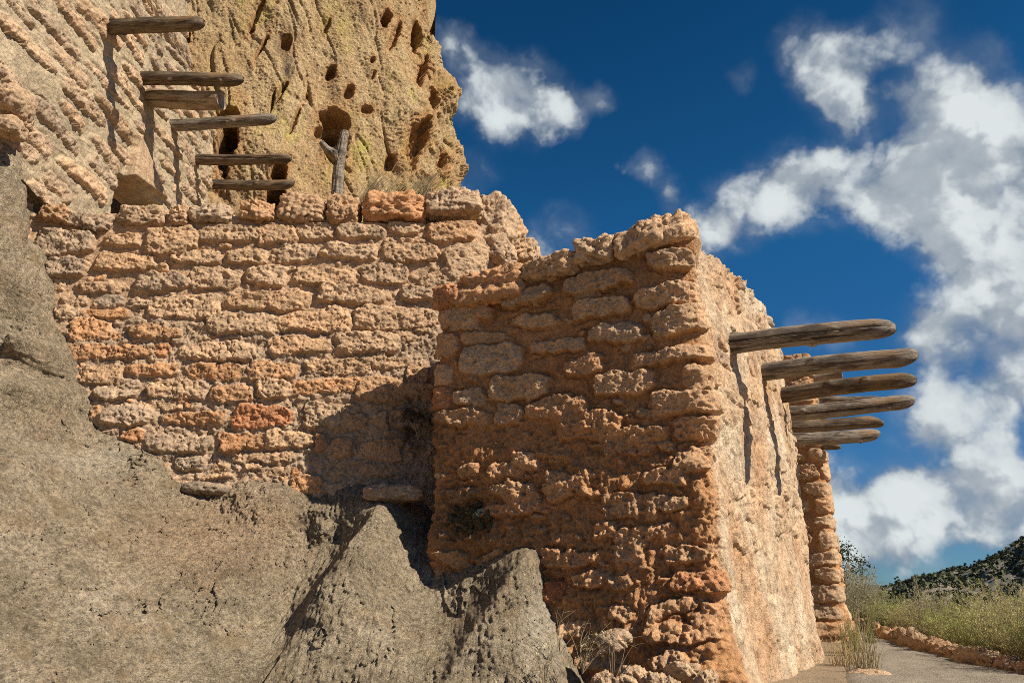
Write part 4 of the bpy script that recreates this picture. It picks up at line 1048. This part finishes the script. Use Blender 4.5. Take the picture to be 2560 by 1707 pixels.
# --- shrubs
def shrub_mesh(seed, h, w, ns=120, leaf=.015):
    r2 = np.random.default_rng(seed); m = MB(); LV = []
    for k in range(ns):
        a = r2.uniform(0, 6.28); rr = math.sqrt(r2.random()); d = np.array([math.cos(a) * rr * w / h, math.sin(a) * rr * w / h, 1.0]); hh = h * r2.uniform(.6, 1.12) * (1 - .28 * rr)
        b0 = np.array([math.cos(a), math.sin(a), 0]) * rr * .14
        e = b0 + d / np.linalg.norm(d) * hh + np.array([r2.normal(0, .07), r2.normal(0, .07), 0])
        P = curve([b0, b0 * 1.3 + d * hh * .45, e], 9)
        m.add(*tube(P, np.linspace(.0055, .0015, 9), 3))
        sides = [P]
        for q in range(4):
            i = r2.integers(2, 8); dd = d * .6 + r2.normal(0, .55, 3); dd[2] = abs(dd[2]); dd /= np.linalg.norm(dd)
            P2 = curve([P[i], P[i] + dd * .1, P[i] + dd * .2 * h], 5); m.add(*tube(P2, np.linspace(.003, .001, 5), 3)); sides.append(P2)
        for P2 in sides:
            nl = 16 if P2 is P else 11
            t = r2.uniform(.25, 1, nl) * (len(P2) - 1); i0 = np.minimum(t.astype(int), len(P2) - 2)
            c = P2[i0] + (P2[i0 + 1] - P2[i0]) * (t - i0)[:, None] + r2.normal(0, .01, (nl, 3))
            ax = r2.normal(0, .5, (nl, 3)) + np.array([0, 0, .9]); ax /= np.linalg.norm(ax, axis=1)[:, None]
            sd = np.cross(ax, r2.normal(0, 1, (nl, 3))); sd /= np.linalg.norm(sd, axis=1)[:, None]
            ll = leaf * r2.uniform(1.2, 2.8, nl)[:, None]; ww = leaf * .38
            LV.append(np.stack([c - sd * ww, c + ax * ll * .5 - sd * ww * .4, c + ax * ll, c + ax * ll * .4 + sd * ww], 1))
    LV = np.concatenate(LV).reshape(-1, 3)
    return (mesh_np('stem', np.concatenate(m.v), np.concatenate(m.q)), mesh_np('foliage', LV, np.arange(len(LV)).reshape(-1, 4), False))
protos = []
for k, (h, w) in enumerate([(.85, .5), (.7, .6), (1.05, .5), (.75, .7)]):
    a, b = shrub_mesh(60 + k, h, w); a.materials.append(M['twig']); b.materials.append(M[['sage', 'sage2', 'sage3', 'sage2'][k]])
    protos.append((a, b))
def shrub(k, x, y, s, rz, label, group, sink=.0):
    e = tag(empty('chamisa_shrub', (x, y, float(gz(x, y)) - sink)), label, 'shrub', group)
    e.rotation_euler.z = rz; e.scale = (s, s, s * random.uniform(.9, 1.1))
    for nm, me in zip(('stem', 'foliage'), protos[k]):
        o = bpy.data.objects.new(nm, me); col.objects.link(o); o.parent = e
    return e
r = np.random.default_rng(71)
for t in np.linspace(0.06, .96, 15):                     # front row, right behind the edging
    i = int(t * (n - 1)); p_ = R_[i]
    dn = np.array([.75, .35]); x, y = p_[0] + dn[0] * r.uniform(.55, .95), p_[1] + dn[1] + r.uniform(-.15, .35)
    shrub(int(r.integers(0, 4)), x, y, r.uniform(.62, .85), r.uniform(0, 6.28), 'yellow green chamisa shrub crowding the stone edging of the path', 'chamisa shrubs by the path')
for k in range(44):                                      # the thicket behind
    y = r.uniform(8.5, 24); x = y * r.uniform(.46, .80) + r.uniform(.8, 1.4)
    shrub(int(r.integers(0, 4)), x, y, r.choice([.5, .65, .8, .95, 1.1]), r.uniform(0, 6.28), 'feathery olive chamisa shrub in the thicket beyond the path edging', 'chamisa thicket')
shrub(2, at(2098,1500,14.2)[0], 14.2, 1.15, .3, 'tall pale shrub right beside the far pillar', None)
shrub(2, at(2165,1500,14.8)[0], 14.8, .85, 1.3, 'upright feathery shrub standing above the end of the stone edging', None)
tuft('grass_tuft', (at(2140,1660,8.3)[0], 8.3, float(gz(4.0, 8.3))), 70, .42, .05, .12, 9, 'yellow dry grass tuft at the path edge below the far pillar', None)
tuft('grass_tuft', (at(2120,1600,10.2)[0], 9.6, float(gz(4.3, 9.6))), 60, .5, .1, .12, 10, 'greenish dry grass tuft between the far pillar and the path', None, mat='sage')

for k, (qx, qy, Yq, nn, hh, mt, lb) in enumerate([(2165,1690,6.3,60,.26,'straw','low straw grass tuft behind the pale boulder at the path edge'),(2135,1640,8.0,60,.34,'sage','green grass clump at the foot of the far pillar, left of the yellow tuft'),(2110,1668,7.0,50,.24,'straw','straw grass tuft growing against the base of the sunlit tower flank')]):
    c = at(qx, qy, Yq); tuft('grass_tuft', (c[0], c[1], float(gz(c[0], c[1]))), nn, hh, .05, .14, 40 + k, lb, None, mat=mt)
# --- trees: tapered trunk with limbs, crown of many leaf clumps
def tree_mesh(seed, h, w, nleaf, leaf, lobes, trunk_h=.25):
    r2 = np.random.default_rng(seed); m = MB()
    m.add(*tube(curve([[0, 0, -.3], [.05 * w, 0, h * .3], [0, .05 * w, h * .8]], 8), np.linspace(h * .035, h * .008, 8), 6))
    L = []
    cs = []
    for k in range(lobes):
        a = r2.uniform(0, 6.28); zz = r2.uniform(trunk_h, .92); rad = w * .5 * (1 - ((zz - .45) / .6) ** 2) ** .5 if abs(zz - .45) < .6 else .1
        c = np.array([math.cos(a) * rad * r2.uniform(.3, .9), math.sin(a) * rad * r2.uniform(.3, .9), zz * h]); cs.append(c)
        m.add(*tube(curve([[0, 0, c[2] * .5], c * .6 + np.array([0, 0, c[2] * .2]), c], 5), np.linspace(h * .012, h * .003, 5), 4))
    per = nleaf // lobes
    for c in cs:
        s = w * r2.uniform(.13, .24)
        p = r2.normal(0, 1, (per, 3)); p = p / np.linalg.norm(p, axis=1)[:, None] * (r2.random((per, 1)) ** .45) * s * np.array([1.1, 1.1, .85]) + c
        f = r2.normal(0, 1, (per, 2, 3)); f = f / np.linalg.norm(f, axis=2)[..., None] * leaf * r2.uniform(.6, 1.4, (per, 1, 1))
        L.append(np.stack([p - f[:, 0], p - f[:, 1], p + f[:, 0], p + f[:, 1]], 1))
    L = np.concatenate(L).reshape(-1, 3)
    return mesh_np('trunk', np.concatenate(m.v), np.concatenate(m.q)), mesh_np('crown', L, np.arange(len(L)).reshape(-1, 4), False)
tp = {}
for nm, mt, args in [('j0', 'juniper', (80, 3.0, 3.0, 1500, .13, 12)), ('j1', 'juniper', (81, 3.6, 2.6, 1500, .13, 11)), ('j2', 'juniper', (82, 2.4, 3.2, 1500, .13, 12)),
                     ('c0', 'cotton', (83, 6.0, 5.0, 4200, .16, 24)), ('c1', 'cotton', (84, 5.0, 5.5, 4200, .16, 22)), ('far', 'juniper', (85, 3.0, 2.4, 2600, .035, 26))]:
    a, b = tree_mesh(*args); a.materials.append(M['bark']); b.materials.append(M[mt]); tp[nm] = (a, b)
def tree(kind, name, x, y, z, s, label, cat, group, rz=None):
    e = tag(empty(name, (x, y, z)), label, cat, group); e.scale = (s, s, s); e.rotation_euler.z = random.uniform(0, 6.28) if rz is None else rz
    for nm, me in zip(('trunk', 'crown'), tp[kind]):
        o = bpy.data.objects.new(nm, me); col.objects.link(o); o.parent = e
    return e
# juniper whose boughs show past the far pillar
pj = at(2075, 1440, 22.0); tree('far', 'juniper_tree', pj[0], 22.0, float(gz(pj[0], 22)) - .4, .95, 'juniper with open boughs half hidden behind the far pillar', 'juniper', None, .5)
r = np.random.default_rng(91)
for k in range(22):                                      # broadleaf trees in the valley
    y = r.uniform(70, 105); px = r.uniform(2290, 2720); a, b = ray(px, 1520); x = a * y
    tree('c%d' % (k % 2), 'cottonwood_tree', x, y, float(gz(x, y)), r.uniform(.75, 1.15), 'dark green broadleaf tree in the valley at the foot of the hill', 'tree', 'valley trees')
# --- the hill
az = np.linspace(.30, 1.25, 260); rr = np.linspace(0, 1, 130)
AZ, RR = np.meshgrid(az, rr)
crest = np.interp(AZ, [.30, .47, .495, .52, .56, .60, .64, .69, .8, 1.0, 1.25], [-.030, .0, .0085, .018, .0235, .0285, .046, .073, .11, .15, .16])
Yh = 130 + 190 * RR
def hillz(A, R):
    Yv = 130 + 190 * R
    cr = np.interp(A, [.30, .47, .495, .52, .56, .60, .64, .69, .8, 1.0, 1.25], [-.030, .0, .0085, .018, .0235, .0285, .046, .073, .11, .15, .16]) * 300
    prof = sstep(0, 1, np.clip(R / .9, 0, 1)) 
    z = -13 + (cr + 13) * prof - 60 * sstep(.9, 1.15, R) * (R - .9)
    rel = (2.2 * fbm(A * 22, R * 4, 4, 5) + 1.2 * (np.round(fbm(A * 30, R * 9, 3, 6) * 5) / 3)) * sstep(0, .2, R)
    return z + rel * .9
Zh = hillz(AZ, RR)
tag(link('hill', mesh_np('hill', np.stack([AZ * Yh, Yh, Zh], -1), grid_quads(*AZ.shape)), M['hill']), kind='structure')
for k in range(230):
    A, R = r.uniform(.47, .74), r.uniform(.02, .93)
    y = 130 + 190 * R; z = float(hillz(np.array([A]), np.array([R]))[0])
    tree('j%d' % (k % 3), 'juniper_tree', A * y, y, z - .3, r.uniform(.4, .95), 'dark juniper dotting the rocky hillside', 'juniper', 'junipers on the hillside')
sc_v = []
for k in range(1700):
    A, R = r.uniform(.44, .80), r.uniform(.0, .95); y = 130 + 190 * R; z = float(0)
    sc_v.append((A, R, y))
sv = np.array(sc_v); hz_ = hillz(sv[:, 0], sv[:, 1]); B3 = np.stack([sv[:, 0] * sv[:, 2], sv[:, 2], hz_ + .35], -1)
parts = []
for q in range(9):
    c = B3 + r.normal(0, .42, B3.shape) * np.array([1, 1, .55]); f = r.normal(0, 1, (len(B3), 2, 3)) * .42
    parts.append(np.stack([c - f[:, 0], c - f[:, 1], c + f[:, 0], c + f[:, 1]], 1))
LV = np.concatenate(parts).reshape(-1, 3)
tag(link('hillside_scrub', mesh_np('hillside_scrub', LV, np.arange(len(LV)).reshape(-1, 4), False), M['scrub']), 'low grey green brush speckling the rocky hillside', 'brush', None, 'stuff')
# far mesa on the skyline
mx = np.linspace(300, 1500, 160); mz0 = np.interp(mx, [300, 560, 640, 760, 1500], [10, 16, 15, 9, 6])
rows = []
for t in np.linspace(0, 1, 20):
    rows.append(np.stack([mx, np.full_like(mx, 1250 + 250 * t), -14 + (mz0 + 14 + 1.0 * fbm(mx * .02, mx * 0, 4, 4)) * sstep(0, .8, np.full_like(mx, t)) + 2 * fbm(mx * .03, mx * 0 + t * 5, 3, 8) * t], -1))
tag(link('mesa', mesh_np('mesa', np.array(rows), grid_quads(20, 160)), M['mesa']), kind='structure')

# ================================================================== LIGHT AND SKY
SUN_AZ = Vector((0.860, -0.510, 0)).normalized(); EL = math.radians(41)
sun_dir = Vector((SUN_AZ.x * math.cos(EL), SUN_AZ.y * math.cos(EL), math.sin(EL)))
sd = bpy.data.lights.new('sun', 'SUN'); sd.energy = 4.6; sd.angle = math.radians(0.5); sd.color = (1.0, 0.92, 0.79)
so = bpy.data.objects.new('sun', sd); col.objects.link(so)
so.rotation_mode = 'QUATERNION'; so.rotation_quaternion = sun_dir.to_track_quat('Z', 'Y'); so.location = sun_dir * 50

w = bpy.data.worlds.new('World'); sc.world = w; w.use_nodes = True
nt = w.node_tree; nt.nodes.clear(); g = N(nt)
out = nt.nodes.new('ShaderNodeOutputWorld'); bg = nt.nodes.new('ShaderNodeBackground')
sky = nt.nodes.new('ShaderNodeTexSky'); sky.sky_type = 'NISHITA'; sky.sun_disc = False
sky.sun_elevation = EL; sky.sun_rotation = math.atan2(SUN_AZ.x, SUN_AZ.y)
sky.altitude = 2000; sky.air_density = 1.0; sky.dust_density = 0.3; sky.ozone_density = 3.0
D = g.coord('Generated')
# drifting cumulus: masses placed by direction, broken up by noise
blobs = [(1750,610,95,.9),(1850,530,110,1),(1950,440,120,1),(2050,480,130,1),(2160,470,140,1.1),(2300,480,160,1.1),(2440,500,160,1.1),(2570,560,170,1),(1690,470,55,.55),(1640,440,40,.4),
         (2000,110,95,.9),(2050,200,105,.95),(2150,120,90,.7),(2280,50,95,.75),(2100,260,90,.7),(1840,190,60,.6),(2380,240,115,.95),(2510,300,120,.9),(2480,140,60,.45),
         (1180,210,115,1.1),(1290,245,130,1.2),(1400,262,90,1.0),(1510,240,60,.75),(1120,100,60,.65),(1400,600,120,.72),(1170,430,85,.6),(2120,310,70,.6),(2300,180,240,.33),(2470,400,220,.45),(2290,360,130,.6),(2350,620,120,.65),(2480,640,140,.85),(2300,800,110,.45),(2200,240,110,.6),(1620,420,60,.5),(1700,540,70,.6),
         (2450,800,170,1),(2400,930,170,1),(2340,1060,140,.8),(2560,720,150,1),(2560,950,190,.9),(2480,1060,120,.7),(2540,640,120,.8),(2090,850,80,.7),(2000,830,60,.6),
         (2130,1240,140,1),(2250,1290,140,.95),(2330,1220,110,.85),(2500,1220,130,.9),(2440,1330,120,.75),(2570,1250,120,.9),(2420,1255,120,.8),(2100,1370,120,.8),(2300,1390,110,.55),
         (700,-500,500,.7),(2900,-300,350,.7),(3300,700,400,.8),(2200,-700,400,.6),(-400,-600,400,.6)]
warp = g.noise(D, 10.0, 5, 0.6, out=1)
Dw = g.vmath('ADD', D, g.vmath('SCALE', g.vmath('SUBTRACT', warp, (0.5, 0.5, 0.5)), scale=0.085))
dens = None
for (bx, by, br, bw) in blobs:
    u = (bx - 1280) / LENS_PX; v = (853.5 - by) / LENS_PX
    d = Vector((u, CP - v * SP, SP + v * CP)); ln = d.length; d.normalize()
    dist = g.vmath('DISTANCE', Dw, tuple(d), out=1)
    b = g.rng(dist, br * 1.30 / LENS_PX / ln, 0.0, 0.0, bw, True)
    dens = b if dens is None else g.math('ADD', dens, b)
dens = g.math('MINIMUM', dens, 1.25)
n1 = g.noise(D, 6.5, 6, 0.58, dist=0.3)
up = g.vmath('ADD', D, (0.030, -0.02, 0.035))
n2 = g.noise(up, 6.5, 6, 0.58, dist=0.3)
fine = g.noise(D, 20, 6, 0.62, dist=0.4)
def puffs(vec):
    v = nt.nodes.new('ShaderNodeTexVoronoi'); v.feature = 'F1'
    g.put(v.inputs['Vector'], vec); v.inputs['Scale'].default_value = 11.0; v.inputs['Detail'].default_value = 2.0; v.inputs['Roughness'].default_value = 0.55; v.inputs['Lacunarity'].default_value = 2.1
    return v.outputs['Distance']
w2 = g.noise(D, 14, 4, 0.6, out=1)
Dp = g.vmath('ADD', D, g.vmath('SCALE', g.vmath('SUBTRACT', w2, (0.5, 0.5, 0.5)), scale=0.07))
p1 = puffs(Dp); p2 = puffs(g.vmath('ADD', Dp, (0.018, -0.008, 0.022)))
cov = g.math('ADD', g.math('MULTIPLY', dens, 1.08), g.math('MULTIPLY', g.math('SUBTRACT', n1, 0.5), 1.45))
cov = g.math('ADD', cov, g.math('MULTIPLY', g.math('SUBTRACT', fine, 0.5), 0.55))
cov = g.math('ADD', cov, g.math('MULTIPLY', g.math('SUBTRACT', 0.46, p1), 0.75))
alpha = g.rng(cov, 0.06, 0.98, 0, 1, True)
veil = g.math('MULTIPLY', g.rng(dens, 0.12, 0.9, 0, 0.42, True), g.rng(n1, 0.30, 0.62))
alpha = g.math('MAXIMUM', alpha, veil)
lit = g.rng(g.math('ADD', g.math('SUBTRACT', n1, n2), g.math('MULTIPLY', g.math('SUBTRACT', p2, p1), 0.5)), -0.13, 0.15, 0.0, 1.0, True)
thick = g.rng(cov, 0.35, 1.4, 0, 1)
shade = g.math('ADD', g.math('MULTIPLY', lit, 0.55), g.math('MULTIPLY', thick, 0.55), True)
ccol = g.mix(shade, (1.75, 2.2, 2.85), (6.3, 6.75, 6.8))
sepz = nt.nodes.new('ShaderNodeSeparateXYZ'); nt.links.new(D, sepz.inputs[0])
skyc = g.mix(1.0, sky.outputs[0], g.ramp(sepz.outputs[2], [(0.0, (0.22, 0.39, 0.56)), (0.42, (0.13, 0.58, 0.80)), (0.73, (0.05, 0.37, 0.55))]), 'MULTIPLY')
cl_ = g.mix(alpha, skyc, ccol)
nt.links.new(cl_, bg.inputs[0]); bg.inputs[1].default_value = 0.070
nt.links.new(bg.outputs[0], out.inputs[0])

sc.view_settings.view_transform = 'Standard'; sc.view_settings.look = 'None'
sc.view_settings.exposure = 0.72; sc.view_settings.gamma = 1.0
try:
    sc.cycles.use_denoising = False
    sc.cycles.max_bounces = 6
    sc.cycles.filter_width = 0.9
except Exception:
    pass
